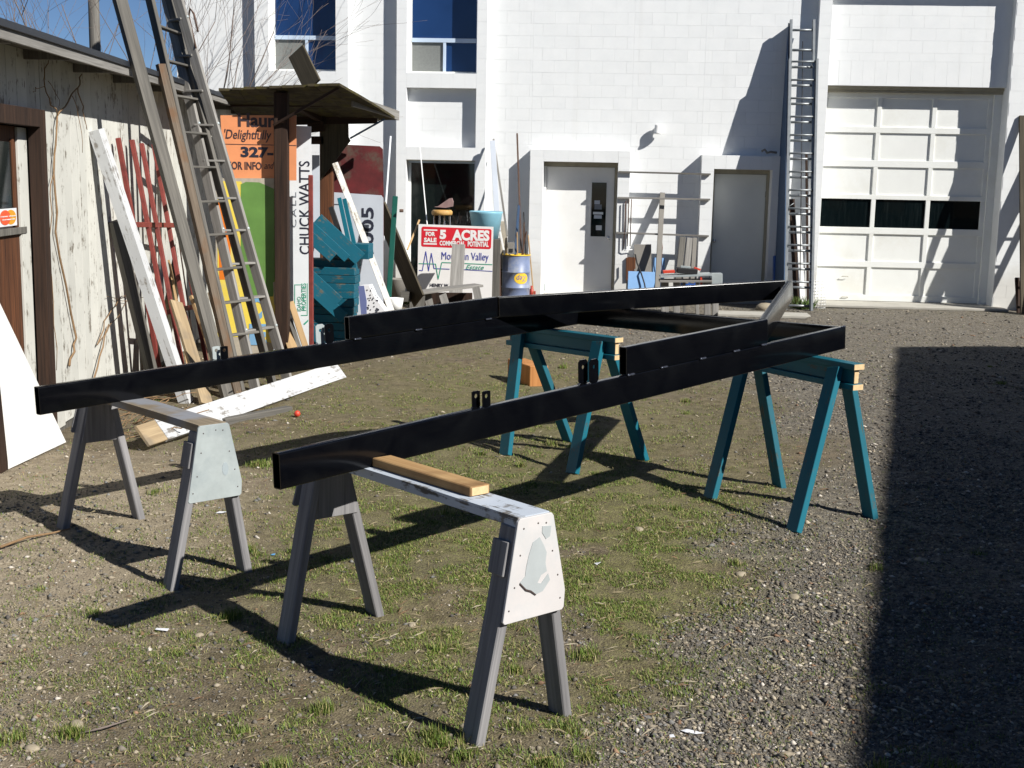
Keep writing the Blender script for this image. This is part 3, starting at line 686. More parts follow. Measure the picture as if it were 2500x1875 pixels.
# sticker on the glass
st0 = sx_(-2, 491, -.06); st1 = sx_(35.5, 449, -.06)
stk = fbox('sticker', SH, st0[0], st1[0], st0[1], st1[1], -.062, -.060, m_sticker, sd, 0)
def disc(nm, fr, a, z, o, ra, rz, mat, par, n=28):
    v = [(a + ra * math.cos(2 * math.pi * i / n), -o, z + rz * math.sin(2 * math.pi * i / n)) for i in range(n)] + [(a + ra * math.cos(2 * math.pi * i / n), -o + .0012, z + rz * math.sin(2 * math.pi * i / n)) for i in range(n)]
    f = [tuple(range(n))] + [(i, i + n, (i + 1) % n + n, (i + 1) % n) for i in range(n)]
    return obj(nm, mesh_from(nm, v, f), mat, par, fr.M)
sw, sh_ = st1[0] - st0[0], st1[1] - st0[1]; cz = (st0[1] + st1[1]) / 2
disc('print', SH, st0[0] + sw * .66, cz, -.0585, sw * .29, sh_ * .42, m_stora, sd); disc('print', SH, st0[0] + sw * .34, cz, -.0575, sw * .29, sh_ * .42, m_stred, sd)
text('lettering', 'master charge', SH, st0[0] + sw * .08, cz + sh_ * .01, -.056, sw * .84, sh_ * .10, m_whink, sd, bold=.02)
text('lettering', 'THE INTERBANK CARD', SH, st0[0] + sw * .14, cz - sh_ * .15, -.056, sw * .72, sh_ * .06, m_whink, sd, bold=.02)

# ================================================================ THE BLACK STEEL FRAME
BX, BY, BZ, BB, TU_, TV_ = -.9277, 4.9661, .8388, .7412, .0357, .0187
sb, cb = math.sin(BB), math.cos(BB)
def FR(u, v, z=0): return Vector((BX + u * sb + v * cb, BY + u * cb - v * sb, BZ + z + TU_ * u + TV_ * v))
def FZ(X, Y):
    u = (X - BX) * sb + (Y - BY) * cb; v = (X - BX) * cb - (Y - BY) * sb; return BZ + TU_ * u + TV_ * v
FU = (FR(1, 0) - FR(0, 0)).normalized(); FV = (FR(0, 1) - FR(0, 0)).normalized(); FN = FU.cross(FV) * -1
if FN.z < 0: FN = -FN
HB, TB, LB, WB = .152, .050, 4.696, 2.285
frame = thing('trailer_chassis', 'glossy black welded steel frame of box beams laid across the four sawhorses', 'steel frame', FR(0, 0))
def boxbeam(name, p0, p1, mat=m_black, par=frame, up=None, cut0=None, cut1=None, hh=HB, tt=TB):
    """hollow rectangular tube with rounded corners and open ends; p0, p1 on its bottom centre line"""
    p0, p1 = Vector(p0), Vector(p1); d = (p1 - p0).normalized(); upv = up or FN; upv = (upv - d * upv.dot(d)).normalized(); x = d.cross(upv)
    def prof(a, b, r):
        pts = []
        for cx, cy, st in ((a - r, b - r, 0), (-a + r, b - r, 90), (-a + r, -b + r, 180), (a - r, -b + r, 270)):
            for k in range(4): an = R(st + 30 * k); pts.append((cx + r * math.cos(an), cy + r * math.sin(an)))
        return pts
    po = prof(tt / 2, hh / 2, .008); pi = prof(tt / 2 - .005, hh / 2 - .005, .004); n = 16; V = []
    for base, cut in ((p0, cut0), (p1, cut1)):
        for pr in (po, pi):
            for (a, b) in pr: V.append(base + x * a + upv * (b + hh / 2) + d * ((cut or 0) * a))
    f = []
    for i in range(n):
        j = (i + 1) % n
        f.append((i, j, 2 * n + j, 2 * n + i)); f.append((n + i, 3 * n + i, 3 * n + j, n + j)); f.append((i, n + i, n + j, j)); f.append((2 * n + i, 2 * n + j, 3 * n + j, 3 * n + i))
    c = (p0 + p1) / 2; me = mesh_from(name, [v - c for v in V], f)
    bm = bmesh.new(); bm.from_mesh(me); bmesh.ops.recalc_face_normals(bm, faces=bm.faces); bm.to_mesh(me); bm.free()
    me.polygons.foreach_set('use_smooth', [True] * len(me.polygons))
    try: me.set_sharp_from_angle(angle=R(40))
    except Exception: pass
    return obj(name, me, mat, par, Matrix.Translation(c))
boxbeam('side_beam', FR(0, -TB / 2), FR(LB, -TB / 2)); boxbeam('side_beam', FR(.141, -WB - TB / 2), FR(LB, -WB - TB / 2))
boxbeam('end_beam', FR(LB - TB / 2, -TB - .001), FR(LB - TB / 2, -WB + .001))
UA, UB, AP = 2.285, 3.70, 5.87
Z2 = HB + .001
boxbeam('upper_rail', FR(UA, -TB / 2 - .003, Z2), FR(UB, -TB / 2 - .003, Z2)); boxbeam('upper_rail', FR(UA, -WB - TB / 2 + .003, Z2), FR(UB, -WB - TB / 2 + .003, Z2))
dv = (WB / 2 - .02)
boxbeam('tongue_beam', FR(UB + .012, -TB / 2 - .02, Z2), FR(AP - .02, -WB / 2 + .028, Z2)); boxbeam('tongue_beam', FR(UB + .012, -WB - TB / 2 + .02, Z2), FR(AP + .02, -WB / 2 - TB - .0, Z2))
boxbeam('cross_beam', FR(LB - 1.55, -TB - .03, .012), FR(LB - 1.55, -WB + .0, .012)) if False else None
m_weld = paint('glossy_dark_weld_bead', (.10, .11, .14), .12, .3, .3, 60, metal=.6)
def weld(u, v, z, L=.05, r=.007):
    pts = [FR(u + L * (i / 6 - .5), v + random.uniform(-.001, .001), z + .002 * (i % 2)) for i in range(7)]
    return tube('weld_bead', pts, [r * random.uniform(.7, 1.2) for _ in pts], m_weld, frame, 6)
for u in (2.32, 2.62, 3.0, 3.35, 3.66): weld(u, -.001, HB, .06)
for u in (2.35, 2.9, 3.6): weld(u, -WB + .004, HB, .06)
for u in (4.66,): weld(u, -.004, HB + .002, .05, .006)
def bracket(u, v, w, h, gap, bare):
    """pair of drilled plates welded across the beam"""
    for k, s in enumerate((-1, 1)):
        c = FR(u, v, HB) + FU * (0) ; 
        bm = bmesh.new(); N = 20; rr = .011
        # plate with a through hole: ring of quads between the outline and the hole
        outer = []
        for i in range(N):
            a = 2 * math.pi * i / N; ca, sa = math.cos(a), math.sin(a); k_ = 1 / max(abs(ca) / (w / 2), abs(sa) / (h / 2)); outer.append((ca * k_, sa * k_ + h / 2))
        hy = h * .18
        inner = [(rr * math.cos(2 * math.pi * i / N) , rr * math.sin(2 * math.pi * i / N) + h / 2 + hy) for i in range(N)]
        th = .006
        va = [[bm.verts.new((p[0], y, p[1])) for p in ring] for y in (-th / 2, th / 2) for ring in (outer, inner)]
        for i in range(N):
            j = (i + 1) % N
            bm.faces.new((va[0][i], va[0][j], va[1][j], va[1][i])); bm.faces.new((va[2][i], va[3][i], va[3][j], va[2][j]))
            bm.faces.new((va[0][i], va[2][i], va[2][j], va[0][j])); bm.faces.new((va[1][i], va[1][j], va[3][j], va[3][i]))
        # plate faces look along the beam's side
        Mx = Matrix(((FU.x, -FV.x, FN.x, 0), (FU.y, -FV.y, FN.y, 0), (FU.z, -FV.z, FN.z, 0), (0, 0, 0, 1)))
        pos = FR(u + s * w * .30 * (1 if gap else 0), v + s * .019, HB)
        o = obj('bracket_plate', bm_done(bm, 'plate'), m_black if not (bare and s < 0) else m_galv, frame, Matrix.Translation(pos) @ Mx)
        tube('weld_bead', [pos + FU * x - FV * .004 for x in (-w / 2, -w / 4, 0, w / 4, w / 2)], .005, m_weld, frame, 6)
bracket(1.19, -.026, .052, .078, True, False); bracket(1.99, -.026, .072, .125, True, False)
bracket(1.30, -WB - .026, .052, .078, True, True); bracket(2.10, -WB - .026, .072, .125, True, True)

# ================================================================ SAWHORSES
def feet(lst): return [G(*p) for p in lst]
def grey_horse(ft, top, label, mt, ml, mp, plate_h, group, patch=False, L=1.5):
    A, B, C, D = ft; near, far = (A + B) / 2, (C + D) / 2
    ax = (far - near); ax.z = 0; ax.normalize(); ac = Vector((-ax.y, ax.x, 0));
    if ac.dot(B - A) < 0: ac = -ac
    t1 = Vector((top.x, top.y, 0)); t2 = t1 + ax * L
    z1, z2 = FZ(t1.x, t1.y), FZ(t2.x, t2.y)
    root = thing('sawhorse', label, 'sawhorse', (t1 + t2) / 2 * 1.0, group)
    p1, p2 = Vector((t1.x, t1.y, z1 - .0215)), Vector((t2.x, t2.y, z2 - .0215))
    bar('top_board', p1 + ax * .0, p2, .155, .041, mt, root, (0, 0, 1), .004, warp=.0015)
    for (f, s, q, e) in ((A, -1, p1, 1), (B, 1, p1, 1), (C, -1, p2, -1), (D, 1, p2, -1)):
        top_ = q + ax * e * .045 + ac * s * .062 - Vector((0, 0, .022)); foot = Vector((f.x, f.y, .0)) + ax * e * .02
        nrm = ac * s + Vector((0, 0, .25))
        bar('leg', foot - (top_ - foot).normalized() * .02, top_, .098, .044, ml, root, nrm, .005)
    for q, e, m, plate_h in ((p1, -1, mp, plate_h), (p2, 1, ml, .25)):
        # end plate, a trapezoid nailed over the legs
        zt = q.z + .018; M = Matrix(((ac.x, ax.x * e, 0, 0), (ac.y, ax.y * e, 0, 0), (0, 0, 1, 0), (0, 0, 0, 1))); M.translation = Vector((q.x, q.y, zt)) + ax * e * .003
        tw, bw = .088, .152
        out = [(-tw + .01, 0), (tw - .01, 0), (tw, -.012), (bw + .004, -plate_h * .8), (bw, -plate_h + .01), (bw - .01, -plate_h), (-bw + .008, -plate_h), (-bw, -plate_h + .01), (-tw, -.012)]
        pl = prism('end_plate', out, .012, m, root, M, .0015)
        if e < 0:
            for (x, z) in ((-.06, -.04), (.05, -.035), (-.075, -.14), (.085, -.15), (-.10, -.26), (.115, -.25), (-.125, -plate_h + .05), (.13, -plate_h + .05), (0.01, -.03)):
                lathe('nail', [(0, .0142), (.003, .0138), (.0038, .012)], m_nail, pl, M @ Matrix.Translation((x, 0, z)) @ Matrix.Rotation(R(-90), 4, 'X'), 8)
            if patch:
                pts = [(-.015, -.10), (.018, -.085), (.04, -.12), (.055, -.15), (.05, -.19), (.058, -.225), (.03, -.235), (.012, -.262), (.03, -.268), (.065, -.235), (.075, -.262), (.04, -.30), (.005, -.305), (-.02, -.285), (-.045, -.275), (-.075, -.245), (-.05, -.225), (-.045, -.19), (-.035, -.15)]
                prism('bare_patch', pts, .0015, m_peelp, pl, M @ Matrix.Translation((0, .0123, 0)))
                prism('bare_patch', [(.03, -.045), (.075, -.05), (.07, -.09), (.05, -.098), (.03, -.07)], .0015, m_peelp, pl, M @ Matrix.Translation((0, .0123, 0)))
                prism('paint_curl', [(-.045, -.275), (-.02, -.285), (.005, -.305), (.003, -.309), (-.022, -.291), (-.047, -.281), (-.077, -.250), (-.075, -.245)], .004, m_nail, pl, M @ Matrix.Translation((0, .0124, 0)))
            else:
                prism('bare_patch', [(.06 + .018 * math.cos(a * .5), -.24 + .035 * math.sin(a * .5)) for a in range(12)], .001, paint('grey_water_stain', (.33, .38, .40), .5), pl, M @ Matrix.Translation((0, .0123, 0)))
    # inner gusset and side cleats
    for q, e in ((p2, -1),):
        M = Matrix(((ac.x, ax.x, 0, 0), (ac.y, ax.y, 0, 0), (0, 0, 1, 0), (0, 0, 0, 1))); M.translation = Vector((q.x, q.y, q.z - .022)) + ax * e * .10
        prism('gusset', [(-.078, 0), (.078, 0), (.132, -.26), (-.132, -.26)], .016, ml, root, M, .002)
    c = p1 + ax * .06 - ac * .105 + Vector((0, 0, -.13)); bar('cleat', c - Vector((0, 0, .075)) - ac * .02, c + Vector((0, 0, .055)) + ac * .005, .09, .02, ml, root, ac)
    return root, p1, p2, ax, ac
SWG = 'sawhorses carrying the black steel frame'
ft = feet([(1028 , 1610), (1217, 1541), (612, 1386), (806, 1325)])
H1 = grey_horse(ft, AT(1153, 1110, 1) and G(1153, 1110, FZ(.09, 4.6)), 'chipped white and grey sawhorse in front, with a peeling cream end plate', m_whorse, m_horse, m_cream, .395, SWG, True)
ft = feet([(372, 1272), (532, 1232), (133, 1139), (297, 1119)])
H2 = grey_horse(ft, G(459, 915, FZ(-1.55, 6.3)), 'grey sawhorse with a galvanised end plate and tan top, near the long white board', m_tanhorse, m_horse, m_galv, .395, SWG, L=1.45)
def teal_horse(ft, top, label):
    A, B, C, D = ft; near, far = (A + B) / 2, (C + D) / 2
    ax = far - near; ax.z = 0; ax.normalize(); ac = Vector((-ax.y, ax.x, 0))
    if ac.dot(B - A) < 0: ac = -ac
    t1 = Vector((top.x, top.y, 0)); L = 1.20; t2 = t1 + ax * L; z1, z2 = FZ(t1.x, t1.y), FZ(t2.x, t2.y)
    root = thing('sawhorse', label, 'sawhorse', (t1 + t2) / 2, SWG)
    P = lambda t, z: Vector((t1.x, t1.y, 0)) + ax * t + Vector((0, 0, z1 + (z2 - z1) * t / L + z))
    bar('top_board', P(0, -.020), P(L, -.020), .089, .038, m_teal, root, (0, 0, 1)); bar('web_board', P(.02, -.084), P(L - .02, -.084), .088, .038, m_teal, root, ac); bar('lower_board', P(.0, -.149), P(L, -.149), .089, .038, m_teal, root, (0, 0, 1))
    for t, s in ((-.0015, 1), (L + .0015, -1)):
        for z, w, h, dt in ((-.020, .083, .034, 0), (-.084, .034, .084, .02), (-.149, .083, .034, 0)):
            c = P(t + s * dt, z); bar('end_grain', c - ax * .003, c + ax * .003, w, h, m_endgrain, root, (0, 0, 1), 0)
    for (f, s, t) in ((A, -1, .16), (B, 1, .16), (C, -1, L - .16), (D, 1, L - .16)):
        top_ = P(t, -.045) + ac * s * .046; foot = Vector((f.x, f.y, 0))
        bar('leg', foot - (top_ - foot).normalized() * .015, top_, .102, .045, m_teal, root, ac * s + Vector((0, 0, .35)))
    return root
ft = feet([(1715, 1146), (1880, 1116), (1534, 1075), (1684, 1053)])
teal_horse(ft, G(1856, 787, FZ(2.14, 7.72)), 'teal sawhorse at the right with four splayed legs standing on the gravel edge')
ft = feet([(1237, 1019), (1388, 991), (1092, 981), (1228, 952)])
teal_horse(ft, G(1337, 729, FZ(.76, 9.17)), 'teal sawhorse in the middle, behind the near beam and beside the orange timber block')
# stick of lumber on the near horse
root, p1, p2, ax, ac = H1
e1 = G(1040, 1048, p1.z + .0415); dist = (Vector((e1.x, e1.y, 0)) - Vector((FR(0, 0).x, FR(0, 0).y, 0))).dot(FV.normalized())
b0 = G(1037, 1068, p1.z + .0215); b0.z = 0
hit = None
for i in range(200):
    c = b0 + ax * i * .01
    v = (c.x - BX) * cb - (c.y - BY) * sb
    if v < .012: hit = i * .01; break
zb_ = lambda c: FZ(c.x, c.y) + .019 + .001
e0 = b0 + ax * (hit or .6); P0 = Vector((b0.x, b0.y, zb_(b0))); P1 = Vector((e0.x, e0.y, zb_(e0)))
st = bar('lumber_offcut', P0, P1, .098, .040, m_lumber, None, (0, 0, 1), .004); tag(st, 'short tan-brown lumber offcut lying flat on the near white sawhorse', 'lumber')
bar('end_grain', P0 - ax * .0012, P0 + ax * .002, .082, .032, m_endgrain, st, (0, 0, 1), 0)
# orange timber block on the ground
c0, c1, c2 = G(1144, 834), G(1182, 833), G(1096, 816)
wv = (c1 - c0); dvv = (c2 - c0); dvv = dvv * 1.0; wv = wv * 1.05; hgtb = .205
def hexa(name, c, u, v, h, mat, par=None):
    pts = [c, c + u, c + u + v, c + v]; V = [(p.x - c.x, p.y - c.y, p.z - .01) for p in pts] + [(p.x - c.x, p.y - c.y, p.z + h) for p in pts]
    bm = bmesh.new(); vv = [bm.verts.new(p) for p in V]
    for f in ((0, 1, 2, 3), (4, 5, 6, 7), (0, 1, 5, 4), (1, 2, 6, 5), (2, 3, 7, 6), (3, 0, 4, 7)): bm.faces.new([vv[i] for i in f])
    bmesh.ops.bevel(bm, geom=bm.edges[:], offset=.006, segments=1, affect='EDGES')
    return obj(name, bm_done(bm, name), mat, par, Matrix.Translation((c.x, c.y, 0)))
blk = hexa('timber_block', c0, wv, dvv, hgtb, m_orangew); tag(blk, 'thick orange timber block lying on the grass behind the near beam', 'wood block')

# ================================================================ LEANING AGAINST THE SHED
SN = SH.M.to_3x3() @ Vector((0, -1, 0)); SD = SH.M.to_3x3() @ Vector((1, 0, 0))
def leaner(name, label, cat, foot, topv, w, t, mat, n=None, group=None, ext=0, warp=.004, z0=0):
    foot = Vector(foot); topv = Vector(topv); d = (topv - foot).normalized()
    o = bar(name, foot - d * .01, topv + d * ext, w, t, mat, None, n or SN, .003, warp=warp); return tag(o, label, cat, group)
leaner('white_post', 'thick white-painted post with a knot, leaning on the shed wall left of the ladders', 'post', G(402, 868), SH.pw(207, 281, .05), .12, .10, m_whitewood, SN - SD * .12)
leaner('grey_post', 'weathered grey round-edged post leaning behind the white post', 'post', G(338, 846), SH.pw(247, 478, .05), .10, .07, m_greywood2, SN - SD * .7)
rk = thing('steel_rack', 'rusty red steel rack of slim uprights leaning on the shed wall', 'rack', G(360, 850))
for i, (f, tp) in enumerate((((352, 842), (255, 298)), ((385, 838), (285, 302)), ((402, 834), (306, 310)), ((425, 818), (332, 312)), ((452, 812), (358, 330)))):
    bar('upright', G(*f), SH.pw(*tp, .07), .050, .04, m_redst, rk, SN)
def bet(f, tp, k): a, b = G(*f), SH.pw(*tp, .07); return a + (b - a) * k
for k in (.31, .67): bar('crossbar', bet((352, 842), (255, 298), k) + SN * .03 - SD * .03, bet((452, 812), (358, 330), k) + SN * .03, .05, .02, m_redst, rk, SN)
# short boards standing in front of the rack
leaner('tan_board', 'tan board with nail holes leaning low, right of the white post', 'board', G(446, 872), SH.pw(379, 652, .48), .14, .03, m_pale, SN - SD * .9)
leaner('tan_board', 'narrow fresh tan board leaning beside the wider tan board', 'board', G(492, 858), SH.pw(416, 642, .5), .07, .035, m_tan, SN - SD * .9)
leaner('tan_board', 'short stained tan board leaning partly behind the ladder rails', 'board', G(515, 852), SH.pw(455, 637, .55), .085, .025, m_pale, SN - SD * .9)
leaner('plank', 'pale plank end showing between the red rack uprights', 'plank', G(415, 838), SH.pw(366, 567, .2), .10, .02, m_tan, SN)
leaner('plank', 'narrow tan plank just right of the white post', 'plank', G(395, 846), SH.pw(318, 568, .12), .06, .02, m_tan, SN)
dk = leaner('dark_gap_sheet', 'dark brown sheet added for the dark gap behind the tan boards', 'sheet', G(430, 838), SH.pw(392, 560, .05), .5, .015, m_brown, SN)  # sheet's brown paints the dark gap between the boards
# the long pole and two wooden ladders
def eave(px, py, o=.40): return SH.pw(px, py, o)
def thru(foot, via, zt): d = via - foot; return foot + d * ((zt - foot.z) / d.z)
f0, e0_ = G(494, 868), eave(295, 134, .43)
leaner('long_plank', 'long mossy grey-brown plank leaning over the shed eave, leftmost of the tall pieces', 'plank', f0, thru(f0, e0_, 4.6), .115, .05, m_greywood2, SN - SD * .8)
f0, e0_ = G(512, 852), eave(352, 160, .41)
leaner('long_plank', 'square-topped brown plank ending just above the shed eave beside the mossy one', 'plank', f0, thru(f0, e0_, z_eave + .18), .085, .045, m_oldbrown, SN - SD * .8)
def ladder(label, fl, el, fr_, er, zt, rungs, mr, mg, rw, bolts=True, w=.105):
    root = thing('wooden_ladder', label, 'ladder', (fl + fr_) / 2, 'old wooden ladders against the shed')
    tl_, tr_ = thru(fl, el, zt), thru(fr_, er, zt); nn = (tl_ - fl).cross(fr_ - fl).normalized()
    if nn.dot(Vector((0, -1, 0)) + SN) < 0: nn = -nn
    for a, b, s in ((fl, tl_, 1), (fr_, tr_, 1)): bar('rail', a, b, .040, w, mr, root, nn, .004)
    n = len(rungs)
    for k in rungs:
        a, b = fl + (tl_ - fl) * k, fr_ + (tr_ - fr_) * k
        bar('rung', a, b, .075, .022, mg, root, (0, 0, 1), .004)
        if bolts and rungs.index(k) % 3 == 0:
            for q in (a, b): lathe('bolt', [(0, .012), (.012, .01), (.016, 0)], m_galv, root, Matrix.Translation(q + nn * (w / 2)) @ nn.to_track_quat('Z', 'Y').to_matrix().to_4x4(), 10)
    return root, fl, tl_, fr_, tr_, nn
ZL = 4.7
# rung heights measured on the photo, converted along the rail by height
def kfrac(foot, via, zt, pys, px_of):
    top = thru(foot, via, zt); out = []
    for py in pys:
        lo, hi = 0., 1.
        for _ in range(40):
            m = (lo + hi) / 2; p = foot + (top - foot) * m
            d = p - O; yy = d.y * cp - d.z * sp; u_ = d.y * sp + d.z * cp; X = d.x * F_PX / yy; Y = u_ * F_PX / yy
            V = (937.5 + X * sr - Y * cr) / K
            if V > py: lo = m
            else: hi = m
        out.append(lo)
    return out
fl, el = G(552, 842), eave(407, 206, .42); frr, er = G(622, 824), eave(446, 212, .62)
rg = kfrac(fl, el, ZL, [46, 122, 197, 270, 347, 428, 498, 571, 646, 716, 780], None)
LD = ladder('front grey wooden ladder with flat rungs leaning on the shed eave, nearest the orange sign', fl, el, frr, er, ZL, rg, m_greywood, m_greywood, 0)
fl2, el2 = G(520, 846), eave(372, 206, .40); fr2, er2 = G(590, 836), eave(424, 214, .50)
rg2 = kfrac(fl2, el2, ZL, [55, 130, 206, 285, 360, 436, 508, 583, 655, 725, 790], None)
ladder('rear grey wooden ladder leaning on the shed eave, just behind the front one', fl2, el2, fr2, er2, ZL, rg2, m_greywood2, m_greywood2, 0, False)
# iron hooks at the head of the front ladder
hk = LD[0]; q = LD[1] + (LD[2] - LD[1]) * rg[0]
for s in (0, 1):
    a = (LD[1] + (LD[2] - LD[1]) * (rg[1] + .03)) if s == 0 else (LD[3] + (LD[4] - LD[3]) * (rg[1] + .03)); dd = (LD[2] - LD[1]).normalized()
    tube('hook', [a + LD[5] * .05 - dd * .1, a + LD[5] * .055 + dd * .25, a + LD[5] * .09 + dd * .32, a + LD[5] * .12 + dd * .25, a + LD[5] * .12 + dd * .05], .010, m_rust if s else m_greywood2, hk, 6)
tube('hook', [G(598, 790, .35), G(590, 770, .45), G(592, 755, .55)], .006, m_chrome, hk)
# long white board on the ground, propped
a0, a1 = G(346, 930, .11), G(735, 801, .06)
dvec = (a1 - a0).normalized(); side = Vector((dvec.y, -dvec.x, 0)); nb = (Vector((0, 0, 1)) * .62 + side * .78).normalized()
lb = bar('long_white_board', a0, a1, .19, .035, m_whitewood, None, nb, .004, warp=.006); tag(lb, 'long white-painted board with a rotten brown end lying aslant on the ground', 'board')
bar('rotten_end', a0 - dvec * .26, a0 - dvec * .001, .186, .033, m_pale, lb, nb, .006)
for (p, q, t_, lab) in (((625, 884), (480, 912), .06, 'grey timber sleeper lying under the long white board'),):
    s_ = bar('ground_timber', G(*p, .02), G(*q, .02), .08, t_, m_greywood2, None, (0, 0, 1)); tag(s_, lab, 'timber')
# white sheet at the left edge
P0_, P1_, P2_ = G(143, 955, .0), G(-60, 1050, .0), SH.pw(0, 655, .05)
e_r = (P2_ - P0_); nsh = (P1_ - P0_).cross(e_r).normalized();
if nsh.x < 0: nsh = -nsh
quad = [P0_, P1_, P1_ + e_r * 1.3, P0_ + e_r * 1.3]
V = [p - P0_ for p in quad] + [p - P0_ - nsh * .018 for p in quad]
ws = obj('white_sheet', mesh_from('white_sheet', V, [(0, 1, 2, 3), (4, 7, 6, 5), (0, 4, 5, 1), (1, 5, 6, 2), (2, 6, 7, 3), (3, 7, 4, 0)]), paint('stained_white_sheet', (.78, .78, .76), .5, .05, .1, 1.5, dirt=(.60, .57, .50), damt=.4), None, Matrix.Translation(P0_)); tag(ws, 'large plain white sheet leaning on the shed wall by the brown door', 'sheet')
# vine on the wall
def wander(p, q, n, amp, nrm=None):
    out = []
    for i in range(n + 1):
        k = i / n; c = p + (q - p) * k
        out.append(c + Vector((random.uniform(-1, 1), random.uniform(-1, 1), random.uniform(-1, 1))) * amp * (1 if 0 < i < n else 0))
    return out
segs = []
def vp(*pts, r=.006):
    P = [SH.pw(x, y, .03) for x, y in pts]; out = []
    for i in range(len(P) - 1): out += wander(P[i], P[i + 1], 4, .014)[:-1]
    out.append(P[-1]); segs.append((out, [r * (1 - .5 * i / len(out)) for i in range(len(out))]))
vp((150, 790), (165, 730), (120, 500), (118, 330), (124, 250), (154, 205), (168, 190), (177, 160), r=.010); vp((124, 250), (100, 200), (96, 150), (105, 130)); vp((168, 190), (180, 230), (188, 280)); vp((154, 205), (168, 245), (178, 330), r=.004)
vp((118, 330), (108, 420), (112, 600), (122, 800), r=.005); vp((96, 185), (76, 190), (72, 200), r=.003); vp((210, 745), (235, 680), (262, 640), (310, 642), r=.006); vp((210, 745), (250, 690), (275, 650), (230, 640), r=.004); vp((190, 860), (215, 770), (235, 700), r=.010); vp((104, 175), (128, 215), (131, 235), r=.003)
vn = join_tubes('vine', segs, m_mark); tag(vn, 'bare brown vine climbing the white shed wall beside the door', 'vine')
# brush at the foot of the wall
segs = []
for i in range(46):
    p = G(random.uniform(150, 330), random.uniform(860, 960)); p.z = random.uniform(.0, .06); an = random.uniform(-.6, 1.6); L = random.uniform(.15, .55)
    segs.append((wander(p, p + Vector((math.cos(an) * L, math.sin(an) * L, random.uniform(-.02, .16))), 5, .02), random.uniform(.0025, .006)))
br = join_tubes('dry_twigs', segs, m_mark, n=4); tag(br, 'heap of dry brown twigs at the foot of the shed wall', 'twigs', kind='stuff')

# ================================================================ THE KIOSK (two posts under a mossy board roof)
kio = thing('sign_shelter', 'open shelter of two dark brown posts under a sagging mossy board roof', 'shelter', G(610, 772))
YP = 14.45
bar('post', AT(611, 790, YP) * 1.0, AT(608, 200, YP), .15, .15, m_brown, kio, (0, -1, 0), .006)
YP2 = 16.5
b_ = AT(707, 745, YP2); b_.z = 0; bar('post', b_, AT(706, 200, YP2), .165, .15, m_brown2, kio, (0, -1, 0), .006)
YP3 = 16.9
b_ = AT(548, 800, YP3); b_.z = 0; bar('post', b_, AT(547, 210, YP3), .14, .12, m_brown, kio, (0, -1, 0), .006)
rc = [AT(483, 196, 14.5), AT(730, 184, 14.05), AT(858, 258, 16.3), AT(522, 262, 17.2)]
nb_ = 9
for i in range(nb_):     # roof boards run from the high near edge to the low far edge
    k0, k1 = i / nb_ - .004, (i + 1) / nb_ + .004; j = random.uniform(-.03, .03)
    def rp(u, v): return rc[0].lerp(rc[1], u).lerp(rc[3].lerp(rc[2], u), v)
    a, b = rp((k0 + k1) / 2, -.02 + j * .3), rp((k0 + k1) / 2, 1.02 + j); wv_ = (rp(k1, .5) - rp(k0, .5)).length
    nn_ = (rc[1] - rc[0]).cross(rc[3] - rc[0]).normalized(); bar('roof_board', a + nn_ * random.uniform(0, .006), b + nn_ * random.uniform(0, .01), wv_, .028, m_moss, kio, nn_, .002, warp=.006)
bar('roof_trim', AT(762, 219, 15.0) , AT(860, 250, 16.4), .03, .115, m_greywood, kio, (0, 0, 1), .006, warp=.008)
bar('roof_beam', AT(500, 222, 15.6), AT(745, 222, 15.5), .09, .10, m_brown, kio, (0, 0, 1)); bar('roof_beam', AT(600, 262, 16.4), AT(815, 258, 16.3), .06, .10, m_brown, kio, (0, 0, 1))
bar('roof_beam', AT(602, 205, 15.3), AT(690, 255, 16.3), .08, .09, m_brown, kio, (0, 0, 1))
bar('strut', AT(591, 271, 14.36), AT(731, 190, 14.12), .03, .03, m_brown, kio, (0, 0, 1)); bar('strut', AT(756, 299, 16.1), AT(831, 257, 16.1), .022, .022, m_aludk, kio, (0, 0, 1))
kf = Frame((0, 16.38, 0), 0)
prism('roof_shadow_board', [kf.px(*p, 0) for p in ((694, 252), (752, 252), (753, 296), (757, 304), (694, 387))], .03, m_dkply, kio, kf.M)  # dark board cut to the outline of the roof's shadow
bar('crossrail', AT(624, 303, 16.4), AT(700, 303, 16.4), .04, .10, m_brown, kio, (0, 0, 1)); bar('crossrail', AT(665, 277, 16.3), AT(700, 273, 16.3), .04, .12, m_brown, kio, (0, 0, 1))
pk = bar('loose_plank', AT(676, 186, 15.2), AT(640, 111, 15.45), .245, .035, m_dkply, None, (-.15, -1, -.3), .004); tag(pk, 'short wide grey plank standing tilted on the mossy shelter roof', 'plank')  # dark wood colour carries the shade on the plank's face

# ---- signs leaning inside the shelter
sf = Frame((0, 14.60, 0), R(2))
def spoly(nm, fr, pts, o, mat, par, th=.004): return prism(nm, [fr.px(x, y, o) for x, y in pts], th, mat, par, fr.M @ Matrix.Translation((0, -o, 0)))
def stext(s, fr, x0, y0, x1, y1, o, mat, par, **k):
    """text in the pixel box x0,y0 (top left) - x1,y1 (bottom right)"""
    a, c = fr.px(x0, y1, o); b, d = fr.px(x1, y0, o)
    if k.get('rot') == 90: return text('lettering', s, fr, b, c, o, d - c, b - a, mat, par, **k)
    return text('lettering', s, fr, a, c, o, b - a, d - c, mat, par, **k)
so = spoly('notice_board', sf, [(476, 249), (640, 249), (640, 390), (484, 388)], 0, m_orange, None, .02); tag(so, 'orange hand-lettered sign with the phone number 327, half hidden by the shelter post', 'sign')
stext('Haunt', sf, 514, 246, 612, 274, .0022, m_brownink, so, bold=.03); stext("'Delightfully C", sf, 485, 281, 607, 306, .0022, m_brownink, so, bold=.012, shear=.2)
